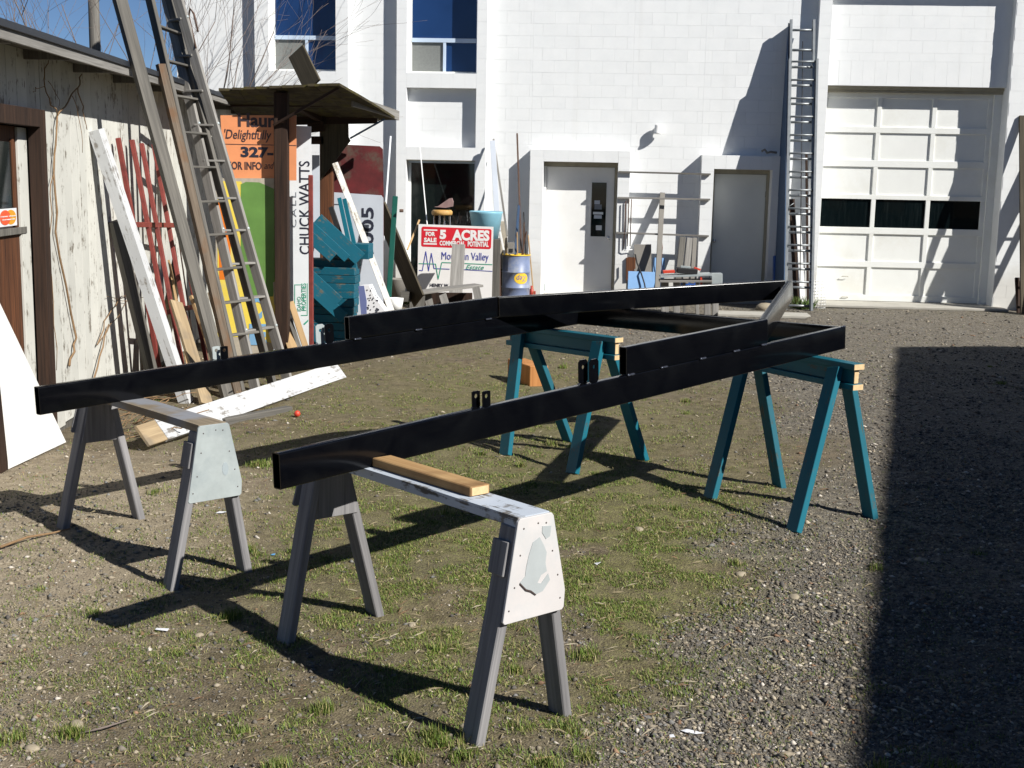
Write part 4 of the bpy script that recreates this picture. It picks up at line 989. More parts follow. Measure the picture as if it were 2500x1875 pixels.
a, c = sf.px(478, 311.5, .002); b, d = sf.px(640, 310, .002); fbox('rule', sf, a, b, c - .002, c + .006, .0005, .0022, m_brownink, so, 0)
stext('327-', sf, 520, 318, 590, 340, .0022, m_ink, so, bold=.045); stext('FOR INFO', sf, 493, 350, 565, 366, .0022, m_brownink, so, bold=.025); stext('and', sf, 571, 350, 592, 365, .0022, m_brownink, so, shear=.4)
a, c = sf.px(462, 775, 0); sf2 = Frame(sf.M.translation + Vector((0, -.03, 0)), R(2))
sy = spoly('plywood_sign', sf2, [(466, 385), (614, 385), (614, 775), (466, 775)], 0, m_plyedge, None, .018); tag(sy, 'plywood sign painted yellow and green with blue letters, below the orange one', 'sign')
def pat(nm, pts, mat, o=.002): spoly(nm, sf2, pts, o, mat, sy, .0015)
pat('yellow_field', [(470, 391), (521, 392), (523, 397), (545, 399), (613, 418), (613, 735), (598, 732), (590, 742), (575, 738), (560, 732), (545, 728), (470, 728)], m_yellow)
pat('green_field', [(520, 398), (531, 393), (560, 394), (592, 408), (594, 596), (590, 640), (530, 646), (529, 600), (520, 598)], m_green, .0035)
pat('orange_stripe', [(470, 434), (492, 434), (499, 470), (497, 600), (492, 604), (474, 604)], m_orstripe, .0035)
for (pts) in (([(597, 418), (606, 418), (606, 500), (597, 500)]), ): pat('green_stripe', pts, m_green, .0035)
for y0, y1 in ((546, 559), (612, 651), (664, 676), (702, 716)): pat('blue_stripe', [(598, y0), (609, y0), (609, y1), (598, y1)], m_ltblue, .0036)
stext('C', sf2, 541, 640, 566, 690, .0055, m_ltblue, sy, bold=.05); stext('E', sf2, 539, 700, 575, 745, .0055, m_ltblue, sy, bold=.05, rot=0)
pat('dark_stain', [(590, 610), (600, 606), (602, 640), (592, 660)], m_plyedge, .0055)
wf = Frame((0, 14.95, 0), R(3))
sw_ = spoly('vertical_sign', wf, [(621, 271), (672, 273), (672, 790), (621, 790)], 0, m_signwhite, None, .02); tag(sw_, 'tall narrow white sign with sideways black and green lettering between the brown posts', 'sign')
stext('CALL', wf, 630, 415, 640, 491, .003, m_greyink, sw_, rot=90, space=1.3); stext('CHUCK WATTS', wf, 647.5, 348, 669, 549, .003, m_ink, sw_, rot=90, bold=.008)
stext('IDAHO', wf, 642, 641, 650, 672, .003, m_greenink, sw_, rot=90); stext('PROPERTIES', wf, 651.5, 612, 661, 671, .003, m_greenink, sw_, rot=90, bold=.01)
for pts in (((636, 616), (637.5, 616), (637.5, 676), (636, 676)), ((663, 612), (664.5, 612), (664.5, 682), (663, 682)), ((636, 614.5), (650, 614.5), (650, 616), (636, 616)), ((650, 680.5), (664, 680.5), (664, 682), (650, 682)), ((655, 700), (666, 690), (666, 694), (658, 702))): spoly('rule', wf, pts, .0025, m_greenink, sw_, .0015)
# red-brown pole and grey panel to the right of it
q = AT(673, 800, 14.6); q.z = 0; t_ = bar('steel_pole', q, AT(671, 378, 14.6), .05, .05, m_redst, None, (0, -1, 0), .006); tag(t_, 'slim red-brown steel pole standing in front of the vertical white sign', 'pole')
gf = Frame((0, 16.1, 0), R(5))
g_ = spoly('upright_board', gf, [(674, 335), (690, 335), (691, 790), (674, 790)], 0, m_signgrey, None, .015); tag(g_, 'narrow pale grey panel between the red-brown pole and the rust-brown post', 'panel')
# boards leaning behind the first post
for i, (x0, y0, x1, y1, m, w, lab) in enumerate(((628, 652, 668, 812, m_tan, .07, 'tan board leaning at the foot of the vertical sign, rightmost of three'), (626, 690, 655, 815, m_greywood2, .05, 'grey board leaning at the foot of the vertical sign, middle of three'), (618, 712, 640, 818, m_tan, .11, 'wide tan board leaning at the foot of the vertical sign, leftmost of three'))):
    p = AT(x1, y1, 14.35 - i * .05); p.z = 0; o = bar('leaning_board', p, AT(x0, y0, 14.6 - i * .04), w, .03, m, None, (0.3, -1, .1)); tag(o, lab, 'board')

# ---- teal planks piled to the right
tp_group = 'teal planks piled beside the shelter'
yt = 15.25
rows = [(533, 706, 801), (549, 716, 801), (567, 720, 775), (584, 676, 771), (601, 680, 773), (618, 690, 771), (634, 700, 770), (651, 690, 770), (668, 680, 768), (685, 680, 766), (702, 680, 764), (719, 680, 762), (736, 680, 760), (752, 680, 758)]
for i, (y, x0, x1) in enumerate(rows):
    Y = yt + (.0 if 3 <= i else .12)
    a, b = AT(666 if i > 1 else x0 - 12, y - 1.5, Y + .05), AT(x1, y + 1.5, Y)
    d_ = (b - a).normalized(); o = bar('teal_plank', a, b, .30, .092 if i < 2 else .090, m_tealplank, None, (0, 0, 1), .003)
    lab = 'teal plank in the pile beside the shelter, ' + ['topmost of the pile', 'second from top, scraped tan patch', 'third from the top, dirty', 'fourth from the top, long'][i] if i < 4 else 'flat teal plank in the pile beside the shelter, ' + ['fifth from the top', 'sixth from the top', 'seventh from the top', 'middle of the lower stack', 'sixth from the bottom', 'fifth from the bottom', 'fourth from the bottom', 'third from the bottom', 'second from the bottom', 'lowest of all'][i - 4]
    tag(o, lab, 'plank', tp_group if i < 4 else 'teal planks piled beside the shelter, lower ones')
p_ = Frame((0, yt - .03, 0), 0); spoly('scraped_patch', p_, [(738, 546), (782, 547), (780, 556), (765, 558), (750, 561), (738, 557)], .02, m_plyedge, [o for o in COL.objects if o.get('label', '').endswith('scraped tan patch')][0], .002)
for i, (x0, y0, x1, y1, w) in enumerate(((684, 474, 778, 560, .17), (664, 480, 750, 559, .10), (664, 506, 720, 557, .13), (664, 588, 734, 652, .12), (664, 614, 744, 687, .14), (664, 706, 740, 775, .15))):
    p, q = AT(x1, y1, yt - .14 - .02 * i), AT(x0, y0, yt - .10 - .02 * i)
    o = bar('teal_plank', p, q, w, .028, m_tealplank, None, (0.0, -1, .12), .003); tag(o, ['sloping teal plank against the pile, uppermost one with its corner showing', 'sloping teal plank against the pile, second from the top', 'sloping teal plank against the pile, third from the top', 'sloping teal plank against the pile, third from the bottom', 'sloping teal plank against the pile, second from the bottom', 'sloping teal plank against the pile, lowest one'][i], 'plank', 'sloping teal planks')
for i, (x0, y0, x1, y1) in enumerate(((733, 428, 757, 540), (744, 430, 768, 540))):
    o = bar('teal_batten', AT(x1, y1, 15.3), AT(x0, y0, 15.6), .05, .03, m_teal, None, (0, -1, 0)); tag(o, ['left one of two teal slats standing up behind the plank pile', 'right one of two teal slats standing up behind the plank pile'][i], 'slat', 'teal slats')
o = bar('dark_beam', AT(752, 560, 15.35), AT(715, 448, 15.6), .06, .05, m_blackpl, None, (0, -1, 0)); tag(o, 'black square bar leaning behind the teal slats', 'bar')
# dark red board and grey sign
df = Frame((0, 16.9, 0), R(2)); o = spoly('red_board', df, [(700, 310), (820, 316), (827, 322), (829, 440), (829, 760), (700, 760)], -.03, m_dkred, None, .02); tag(o, 'faded dark red painted board with a rounded corner, behind the grey sign', 'board')
o = spoly('grey_sign', df, [(700, 414), (824, 422), (828, 428), (828, 760), (700, 760)], .02, m_signgrey, None, .02); tag(o, 'light grey sign with sideways black digits ending in 5, beside the teal slats', 'sign')
stext('9005', df, 781, 448, 808, 556, .025, m_ink, o, rot=90, bold=.02)
spoly('print', df, [(704, 520), (736, 520), (736, 588), (704, 588)], .023, m_signwhite, o, .0015); spoly('print', df, [(714, 545), (734, 545), (734, 572), (714, 572)], .0245, m_redsign, o, .0015); spoly('print', df, [(704, 440), (733, 441), (733, 442.5), (704, 441.5)], .0245, m_ink, o, .0015); spoly('print', df, [(706, 522), (709, 522), (709, 586), (706, 586)], .0245, m_blueink, o, .0015)
o = bar('speckled_lath', AT(856, 700, 15.4), AT(724, 352, 16.0), .075, .02, m_speck, None, (.3, -1, 0), warp=.006); tag(o, 'long speckled white lath leaning across the grey sign', 'lath')
o = bar('green_post', AT(836, 700, 16.3), AT(854, 424, 16.5), .065, .05, m_greenst, None, (0, -1, 0)); tag(o, 'dark green steel post leaning left, right of the grey sign', 'post')
lathe('bolt', [(0, .05), (.02, .05), (.02, 0)], m_rust, o, Matrix.Translation(AT(863, 455, 16.4)) @ Matrix.Rotation(R(90), 4, 'Y'), 8)
o = bar('dark_plank', AT(905, 650, 17.5), AT(822, 450, 18.1), .36, .03, m_dkply, None, (-.75, -.6, -.25)); tag(o, 'wide dark brown plank leaning between the green post and the for-sale sign', 'plank')
# foam with dots
ff = Frame((0, 14.6, 0), R(-6)); o = spoly('foam_piece', ff, [(776, 618), (797, 616), (808, 640), (832, 672), (830, 690), (782, 690), (778, 655)], 0, m_foamw, None, .18); tag(o, 'white foam offcut with black dots and a violet side, below the teal pile', 'foam')
spoly('violet_side', ff, [(774, 618), (786, 617), (792, 650), (792, 690), (781, 690)], .004, m_foamv, o, .003)
for i in range(34):
    x, y = random.uniform(793, 818), random.uniform(622, 684)
    if x - 793 < (y - 612) * .75 + 6 and x > 792: a, c = ff.px(x, y, .004); fbox('dot', ff, a - .007, a + .006, c - .006, c + .007, .003, .005, m_ink, o, 0)
o = lathe('bucket', [(0, 0), (.11, 0), (.14, .26), (.145, .27), (.13, .27), (.105, .03), (0, .03)], m_greybd, None, Matrix.Translation(Vector((AT(857, 640, 18.2).x, 18.2, 0)) + Vector((0, 0, AT(857, 642, 18.2).z)))); tag(o, 'small grey bucket standing beside the green post', 'bucket')
o = lathe('paper_cup', [(0, 0), (.075, 0), (.10, .17), (.09, .17), (.07, .01), (0, .01)], m_white, None, Matrix.Translation(AT(855, 672, 16.2))); tag(o, 'pale white plastic tub standing in front of the grey bucket', 'tub')

# ---- for-sale sign and its neighbours
rf = Frame((0, 20.2, 0), R(-3)); RS = lambda *p: p
def tl2(u, v):   # sign coordinates (0..1, 0..1 from the top left) -> pixel
    a = (904 + (1066 - 904) * u, 484 + (490 - 484) * u); b = (901 + (1062 - 901) * u, 644 + (652 - 644) * u); return a[0] + (b[0] - a[0]) * v, a[1] + (b[1] - a[1]) * v
rs = spoly('for_sale_sign', rf, [tl2(0, 0), tl2(1, 0), tl2(1, 1.15), tl2(0, 1.15)], 0, m_whink, None, .012); tag(rs, 'white real estate sign with a red band reading for sale 5 acres', 'sign')
def zc(x, y): return 904 - 7.6 + (x - 95) * 0 + 0, 0
def q(x, y): return 884.8 + x * 300 / 2212 / 1.1302, 460.1 + y * 300 / 2212 / 1.1302      # enlarged detail (300 px wide) -> pixel
rb = []
for (cx, cy, a0) in ((1440, 325, 0), (1430, 615, 90), (245, 570, 180), (250, 280, 270)):
    for k in range(5): an = R(a0 - 90 + k * 22.5); rb.append(q(cx + 36 * math.cos(an), cy + 36 * math.sin(an)))
spoly('red_band', rf, rb, .002, m_redsign, rs, .0015)
def qt(s, x0, y0, x1, y1, mat, **k): p0, p1 = q(x0, y0), q(x1, y1); return stext(s, rf, p0[0], p0[1], p1[0], p1[1], .0045, mat, rs, **k)
qt('FOR', 290, 340, 460, 415, m_whink, bold=.05); qt('SALE', 258, 447, 485, 525, m_whink, bold=.05); qt('5', 540, 303, 660, 470, m_whink, bold=.06); qt('ACRES', 765, 312, 1440, 494, m_whink, bold=.05); qt('COMMERCIAL', 540, 508, 1000, 585, m_whink, bold=.04); qt('POTENTIAL', 1045, 516, 1425, 604, m_whink, bold=.04)
for (x0, y0, x1, y1) in ((255, 292, 498, 316), (250, 540, 490, 566)): spoly('rule', rf, [q(x0, y0), q(x1, y0 + 6), q(x1, y1 + 6), q(x0, y1)], .004, m_whink, rs, .0015)
qt('Mountain Valley', 575, 720, 1425, 880, m_blueink, bold=.0); qt('Real', 740, 925, 985, 1005, m_greenink, shear=.4); qt('Estate', 1010, 940, 1340, 1012, m_greenink, shear=.4); qt('HENRY W', 365, 1275, 700, 1330, m_ink, bold=.02)
def stroke(pts, w, mat, o=.004):
    for i in range(len(pts) - 1):
        (x0, y0), (x1, y1) = pts[i], pts[i + 1]; L = math.hypot(x1 - x0, y1 - y0); nx_, ny_ = -(y1 - y0) / L * w / 2, (x1 - x0) / L * w / 2
        spoly('stroke', rf, [q(x0 + nx_, y0 + ny_), q(x1 + nx_, y1 + ny_), q(x1 - nx_, y1 - ny_), q(x0 - nx_, y0 - ny_)], o + .0001 * i, mat, rs, .001)
stroke([(170, 1030), (230, 1040), (292, 690), (342, 1045), (392, 720), (440, 1000), (720, 1010)], 14, m_blueink); stroke([(975, 1020), (1490, 1050)], 12, m_blueink); stroke([(165, 910), (470, 918), (515, 1195), (580, 890), (760, 896)], 13, m_greenink, .0048); stroke([(990, 908), (1490, 930)], 13, m_greenink, .0048)
o = bar('grey_board', AT(984, 640, 19.3), AT(991, 529, 19.9), .205, .04, m_greywood, None, (0, -1, 0), .02); tag(o, 'short grey board with a rounded top standing in front of the for-sale sign', 'board')
# low grey bench
bn = thing('low_bench', 'low grey weathered work bench with splayed legs in front of the for-sale sign', 'bench', AT(960, 680, 18.6))
b0_, b1_ = AT(893, 634, 18.3), AT(1034, 616, 18.9); bar('bench_top', b0_, b1_, .26, .035, m_greywood, bn, (0, 0, 1), .004, warp=.008)
for (x0, y0, x1, y1) in ((900, 638, 893, 710), (923, 634, 938, 706), (955, 634, 976, 700), (1028, 620, 1044, 700)): bar('leg', AT(x1, y1, 18.3), AT(x0, y0, 18.5), .11, .03, m_greywood if x0 != 900 else m_galv, bn, (0, -1, 0))
bar('apron', AT(905, 672, 18.7), AT(1030, 655, 19.0), .14, .02, m_greywood2, bn, (0, -1, 0)); bar('end_panel', AT(898, 708, 18.25), AT(902, 637, 18.3), .22, .02, m_greywood2, bn, (0, -1, 0)); bar('side_panel', AT(960, 702, 19.1), AT(960, 632, 19.1), .85, .02, m_brown, bn, (0, -1, 0))
o = bar('upturned_bench', AT(866, 640, 17.6), AT(886, 640, 17.6), .16, .14, m_greywood2, None, (0, 0, 1)); tag(o, 'dark wooden box half hidden at the left end of the low bench', 'box')
# stool
stc = AT(955, 458, 20.9); sto = thing('stool', 'round stool with a torn orange seat and chrome legs behind the for-sale sign', 'stool', (stc.x, stc.y, 0))
lathe('seat', [(0, -.05), (.16, -.05), (.172, -.03), (.172, .01), (.15, .035), (0, .04)], m_seat, sto, Matrix.Translation(stc), 24)
for i in range(4):
    a_ = R(20 + 90 * i); p = Vector((math.cos(a_), math.sin(a_), 0)); tube('leg', [stc + p * .13 - Vector((0, 0, .05)), Vector((stc.x, stc.y, 0)) + p * .21], .012, m_chrome, sto, 8)
tube('foot_ring', [Vector((stc.x, stc.y, .5)) + Vector((math.cos(i * .3927), math.sin(i * .3927), 0)) * .175 for i in range(17)], .008, m_chrome, sto)
bgf = Frame((0, stc.y, 0), 0); o = spoly('cloth_bag', bgf, [(938, 447), (945, 446), (970, 429), (976, 428), (979, 436), (978, 446), (962, 449)], .1, m_mauve, None, .16); tag(o, 'mauve cloth bundle lying on the orange stool seat', 'cloth bundle')
# tub
tc = AT(1049, 515, 21.1); o = lathe('plastic_tub', [(0, 0), (.21, 0), (.27, .41), (.285, .44), (.27, .45), (.255, .42), (.19, .04), (0, .04)], m_tub, None, Matrix.Translation(tc), 32); tag(o, 'sky-blue plastic tub standing high behind the right corner of the for-sale sign', 'tub')
o2 = bar('crate', Vector((tc.x, tc.y, .0)), tc, .5, .45, m_greywood2, None, (0, -1, 0)); tag(o2, 'dark wooden stand carrying the sky-blue tub', 'stand')
for (x0, y0, x1, y1, w) in ((1022, 470, 1075, 462, .03), (1030, 462, 1082, 466, .05)): o3 = bar('lath', AT(x0, y0, 21.1), AT(x1, y1, 21.1), w, .015, m_pale, None, (0, 0, 1)); tag(o3, 'pale lath lying across the sky-blue tub' + (', the narrow one' if w < .04 else ', the wide one'), 'lath')
# drum
dc = AT(1113, 668, 21.3); dc.z = 0; dh = AT(1113, 549, 21.3).z; r_ = .232
dr = thing('steel_drum', 'blue-grey steel drum with yellow rim and an upside-down yellow oval mark', 'drum', dc)
hs = dh; lathe('shell', [(0, 0), (r_ + .006, 0), (r_ + .006, .02), (r_, .025), (r_, hs * .30), (r_ + .010, hs * .31), (r_ + .010, hs * .325), (r_, hs * .335), (r_, hs * .62), (r_ + .010, hs * .63), (r_ + .010, hs * .645), (r_, hs * .655), (r_, hs - .02)], m_drum, dr, Matrix.Translation(dc), 40)
lathe('rim', [(r_, hs - .02), (r_ + .008, hs - .018), (r_ + .008, hs), (r_ - .012, hs), (r_ - .012, hs - .15)], m_drumy, dr, Matrix.Translation(dc), 40)
# yellow oval wrapped on the shell, with its mark upside down
cz_ = AT(1127, 602, 21.05).z; hz = .095; wa = .55
N_ = 24
def curv(a, z, e=.0): an = -math.pi / 2 + .42 + a; return Vector((math.cos(an) * (r_ + e), math.sin(an) * (r_ + e), z))
V = [curv(0, cz_, .002)] + [curv(wa * math.cos(2 * math.pi * i / N_), cz_ + hz * math.sin(2 * math.pi * i / N_), .002) for i in range(N_)]
V = []; F_ = []
for j in range(7):
    for i in range(N_): k = (j + .001) / 6; V.append(curv(wa * k * math.cos(2 * math.pi * i / N_), cz_ + hz * k * math.sin(2 * math.pi * i / N_), .002))
for j in range(6):
    for i in range(N_): F_.append((j * N_ + i, j * N_ + (i + 1) % N_, (j + 1) * N_ + (i + 1) % N_, (j + 1) * N_ + i))
obj('oval_mark', mesh_from('oval', V, F_, True), m_drumy, dr, Matrix.Translation(dc))
zf = Frame((0, 0, 0), 0); tz = text('lettering', 'Zep', zf, 0, 0, 0, .175, .115, m_blueink, dr, bold=.0, shear=.15)
for v in tz.data.vertices:
    x, y = v.co.x - .0875, v.co.y - .065; x, y = -x, -y
    p = curv(x / r_, cz_ + y, .004); v.co = p
tz.matrix_basis = Matrix(); tz.matrix_basis = W[dr].inverted() @ Matrix.Translation(dc)
bm = bmesh.new(); bm.from_mesh(tz.data); bmesh.ops.remove_doubles(bm, verts=bm.verts, dist=.0005); bm.to_mesh(tz.data); bm.free()
# things standing in and around the drum
def stick(nm, lab, cat, p, q_, Y, w, m, Y2=None, t=None):
    o = bar(nm, AT(*p, Y), AT(*q_, Y2 or Y), w, t or w * .6, m, None, (0, -1, 0)); return tag(o, lab, cat)
stick('pipe', 'tall rusty pipe leaning on the wall left of the first door', 'pipe', (1126, 545), (1117, 288), 21.3, .03, m_rust, 22.05)
stick('pipe', 'blue-grey pipe standing in the drum in front of the rusty one', 'pipe', (1113, 550), (1121, 443), 21.2, .045, m_aludk, 21.6)
stick('stick', 'pale stick standing in the drum, right of the centre', 'stick', (1118, 550), (1117, 501), 21.2, .02, m_tan)
stick('stick', 'rust-red rod standing in the drum near its right rim', 'rod', (1130, 550), (1132, 480), 21.25, .025, m_rust)
stick('stick', 'thin black rod standing at the right rim of the drum', 'rod', (1136, 552), (1131, 458), 21.3, .018, m_blackpl)
stick('stick', 'brown stick at the right rim of the drum', 'stick', (1127, 552), (1137, 500), 21.3, .02, m_brown2)
stick('angle_iron', 'bright white angle iron standing left of the radio on the drum', 'angle iron', (1090, 550), (1080, 500), 21.15, .035, m_white)
stick('grey_board', 'stained grey board standing between the tub and the drum', 'board', (1090, 580), (1086, 478), 21.5, .13, m_plyedge)
stick('brown_plate', 'dark brown plank standing left of the drum', 'plank', (1077, 660), (1075, 556), 21.0, .09, m_rust)
stick('brown_plate', 'thin rusty bar standing beside the right edge of the for-sale sign', 'bar', (1068, 655), (1072, 556), 20.9, .03, m_rust)
stick('dark_board', 'dark board standing behind the brown plank left of the drum', 'board', (1083, 655), (1080, 515), 21.6, .12, m_dkply)
rd = stick('radio', 'small grey radio standing on the drum', 'radio', (1104, 549), (1104, 524), 21.0, .115, m_greybd, None, .08); fbox('speaker', Frame((AT(1104, 541, 20.95).x, 20.955, AT(1104, 541, 20.95).z), 0), -.03, .03, -.03, .03, .0, .006, m_blackpl, rd)
stick('grey_pole', 'thin grey pole leaning on the wall right of the lower window', 'pole', (1096, 510), (1066, 300), 21.2, .035, m_greywood, 22.15)
stick('pale_strip', 'wide pale grey strip leaning on the wall right of the lower window', 'strip', (1076, 500), (1064, 305), 21.3, .09, m_signgrey, 22.1)
stick('white_rod', 'thin white rod leaning across the lower window', 'rod', (923, 487), (907, 318), 20.8, .018, m_white, 22.0)
stick('white_rod', 'thin white strip leaning beside the left edge of the lower window bay', 'strip', (828, 520), (844, 294), 21.0, .03, m_signwhite, 21.9)
stick('bamboo', 'split tan cane leaning in front of the lower window', 'cane', (880, 540), (906, 475), 20.7, .03, m_tan, 21.3)
bh = stick('broom', 'pale broom handle leaning beside the hinge side of the first door', 'broom', (1153, 640), (1141, 508), 21.5, .022, m_tan, 22.0)
hj = thing('hydraulic_jack', 'small red jack standing at the foot of the first door frame', 'jack', AT(1148, 645, 21.4))
jf = Frame((AT(1148, 640, 21.4).x, 21.4, 0), 0); jz = AT(1148, 640, 21.4).z; fbox('base', jf, -.07, .07, max(0, jz - .12), jz, -.05, .05, m_redbr, hj); lathe('cylinder', [(0, 0), (.035, 0), (.035, .14), (.02, .15), (.02, .20), (0, .20)], m_redbr, hj, Matrix.Translation((jf.M.translation.x, 21.4, jz - .02)), 14)
for s_ in (-.055, .055): fbox('handle_clip', jf, s_ - .015, s_ + .015, jz, jz + .09, -.03, .03, m_redbr, hj)
# dried weed bunch behind the stool
segs = []
for i in range(40):
    p = AT(993, 500, 21.2) + Vector((random.uniform(-.1, .1), 0, 0)); an = random.uniform(.3, 2.7); L = random.uniform(.15, .45); segs.append((wander(p, p + Vector((math.cos(an) * L, random.uniform(-.1, .1), math.sin(an) * L * .8)), 4, .02), .004))
o = join_tubes('dry_weed', segs, m_brown, n=4); tag(o, 'tangle of dry brown stems between the stool and the tub', 'dead plant')

# ================================================================ BETWEEN THE DOORS
def barF(nm, lab, cat, a, b, w, t, m, n=(0, 0, 1), grp=None):
    o = bar(nm, FA.pw(*a), FA.pw(*b), w, t, m, None, n, .002); return tag(o, lab, cat, grp)
barF('wall_rail', 'top one of three thin rails bridging the two door surrounds', 'rail', (1336, 371, OD + .035), (1535, 376.5, OD + .035), .05, .03, m_greywood2, grp='rails between the doors')
barF('wall_rail', 'middle one of three thin rails bridging the two door surrounds', 'rail', (1334, 427, OD + .035), (1534, 431, OD + .035), .05, .03, m_greywood, grp='rails between the doors')
barF('wall_rail', 'lowest one of three thin rails bridging the two door surrounds', 'rail', (1331, 502.5, OD + .035), (1531, 510, OD + .035), .05, .03, m_greywood, grp='rails between the doors')
hkf = thing('hanging_rods', 'thin wire rods hanging from the middle rail beside the first door', 'rods', FA.pw(1360, 430, OD + .06))
for (x0, y0, x1, y1) in ((1352, 434, 1347, 538), (1359, 430, 1355, 532), (1364, 430, 1361, 532)): tube('rod', [FA.pw(x0, y0, OD + .06), FA.pw(x1, y1, OD + .05)], .009, m_rust, hkf)
tube('loop', [FA.pw(1347, 538, OD + .05), FA.pw(1352, 541, OD + .05), FA.pw(1366, 539, OD + .05)], .008, m_white, hkf)
barF('grey_stud', 'long grey stud leaning between the doors', 'stud', (1418, 655, .75), (1431, 417, .05), .085, .06, m_greybd, (0, -1, .2))
barF('grey_board', 'grey-brown board standing between the doors, with a black cable over it', 'board', (1389, 615, .28), (1388, 528, .22), .30, .02, m_greybd, (0, -1, .1))
barF('brown_box', 'dark brown carton partly behind the grey-brown board', 'box', (1362, 605, .2), (1362, 556, .2), .16, .16, m_brown2, (0, -1, 0))
barF('foam_board', 'light blue foam board lying upright in front of the grey-brown board', 'foam board', (1384, 650, .7), (1386, 587, .6), .46, .05, m_foamb, (0, -1, .1))
barF('foam_board', 'narrow light blue foam board standing behind the grey stud', 'foam board', (1420, 650, .3), (1424, 557, .2), .20, .04, m_foamb, (0, -1, .1))
barF('plastic_sheet', 'dark blue plastic sheet behind the grey work table', 'sheet', (1488, 650, .35), (1488, 605, .35), .28, .02, m_bluepl, (0, -1, .1))
o = tube('cable', [FA.pw(1372, 549, .42), FA.pw(1376, 568, .44), FA.pw(1385, 590, .68), FA.pw(1392, 612, .72), FA.pw(1396, 635, .8)], .013, m_blackpl); tag(o, 'black cable hanging over the grey-brown board and light blue foam', 'cable')
o = tube('cord', [FA.pw(1429, 510, .3), FA.pw(1431, 535, .3), FA.pw(1429, 560, .32), FA.pw(1430, 600, .34)], .006, m_brown2); tag(o, 'thin brown cord hanging beside the grey stud', 'cord')
rl = []
for i, (x0, y0, x1, y1, w, m, lab) in enumerate(((1464, 612, 1475, 512, .10, m_greywood2, 'leftmost of three grey boards bundled under the lowest rail'), (1480, 612, 1490, 514, .10, m_greywood, 'middle one of three grey boards bundled under the lowest rail'), (1495, 612, 1501, 514, .07, m_greybd, 'rightmost of three grey boards bundled under the lowest rail'))):
    barF('bundle_board', lab, 'board', (x0, y0, .5), (x1, y1, .30), w, .05, m, (0, -1, .2), 'boards bundled under the lowest rail')
bt = thing('work_table', 'galvanised grey work table on board legs in front of the second door', 'table', FA.pw(1490, 680, 2.20))
bar('table_top', FA.pw(1425, 596, 2.20), FA.pw(1535, 592, 2.20), .42, .03, m_galv, bt, (0, 0, 1)); bar('table_shelf', FA.pw(1424, 606, 2.30), FA.pw(1536, 606, 2.30), .40, .03, m_greywood, bt, (0, 0, 1))
bar('end_box', FA.pw(1547, 640, 2.30), FA.pw(1547, 590, 2.30), .17, .2, m_galv, bt, (0, -1, 0)); bar('side_plate', FA.pw(1526, 636, 2.25), FA.pw(1526, 600, 2.25), .20, .02, m_galv, bt, (0, -1, 0))
for (x, w, m) in ((1436, .12, m_greywood), (1461, .10, m_greywood), (1478, .04, m_greywood2), (1506, .05, m_greywood), (1528, .10, m_greywood), (1545, .10, m_greywood)):
    q0, q1 = FA.pw(x, 688, 2.35), FA.pw(x, 606, 2.32); q0.z = 0; bar('leg', q0, q1, w, .04, m, bt, (0, -1, 0))
vsx = FA.pw(1478, 582, 2.25); vg = thing('tool_tray', 'black tray of tools on the grey work table', 'tool tray', vsx)
bar('tray', FA.pw(1462, 583, 2.25), FA.pw(1506, 587, 2.25), .22, .085, m_blackpl, vg, (0, 0, 1), .01); bar('tool', FA.pw(1499, 578, 2.20), FA.pw(1513, 583, 2.20), .04, .03, m_redpl, vg, (0, 0, 1)); bar('tool', FA.pw(1470, 577, 2.20), FA.pw(1492, 579, 2.20), .04, .05, m_galv, vg, (0, 0, 1))
o = bar('red_tool_box', FA.pw(1432, 587, 2.25), FA.pw(1457, 586, 2.25), .18, .04, m_redpl, None, (0, 0, 1)); tag(o, 'flat red and white box at the left end of the work table', 'box')
o = bar('clamp', FA.pw(1515, 618, 2.38), FA.pw(1514, 596, 2.38), .03, .03, m_redpl, None, (0, -1, 0)); tag(o, 'small red clamp gripping the edge of the work table', 'clamp')
st_ = G(1653, 670); o = lathe('river_stone', [(0, -.05), (.10, -.04), (.165, .02), (.15, .09), (.08, .135), (0, .145)], m_stone, None, Matrix.Translation(st_) @ Matrix.Diagonal((1, .8, .85, 1)), 20); tag(o, 'rounded tan stone lying on the ground before the second door', 'stone')

# ================================================================ THE ALUMINIUM LADDER
af = thing('extension_ladder', 'tall aluminium extension ladder leaning on the pier left of the garage door', 'ladder', G(1730, 690))
lf, rf_ = G(1694, 655), G(1752, 668); lf.z = 0
lt, rt_ = FA.pw(1702, 42, .42), FA.pw(1761, 42, .24)
lf = FA.w(*FA.px(1686, 660, 1.45)[:1], 0, 1.45); 
def lads(foot_y, o_foot, xl, xr, yt_, o_top, xlt, xrt):
    a0_ = FA.px(xl, foot_y, o_foot)[0]; a1_ = FA.px(xr, foot_y, o_foot)[0]; t0 = FA.px(xlt, yt_, o_top); t1 = FA.px(xrt, yt_, o_top)
    return FA.w(a0_, 0, o_foot), FA.w(t0[0], t0[1], o_top), FA.w(a1_, 0, o_foot), FA.w(t1[0], t1[1], o_top)
A0, A1, B0, B1 = lads(668, 1.30, 1697, 1751, 43, .22, 1709, 1758)
nl = (A1 - A0).cross(B0 - A0).normalized(); nl = nl if nl.y < 0 else -nl
for a, b in ((A0, A1), (B0, B1)): bar('rail', a, b, .042, .075, m_alu, af, nl, .004)
rys = [65, 108] + [145 + 39.6 * i for i in range(14)]
for i, y in enumerate(rys):
    k = kfrac(A0, A1, A1.z, [y], None)[0]; a, b = A0 + (A1 - A0) * k, B0 + (B1 - B0) * k
    tube('rung', [a, b], .021, m_alu, af, 8)
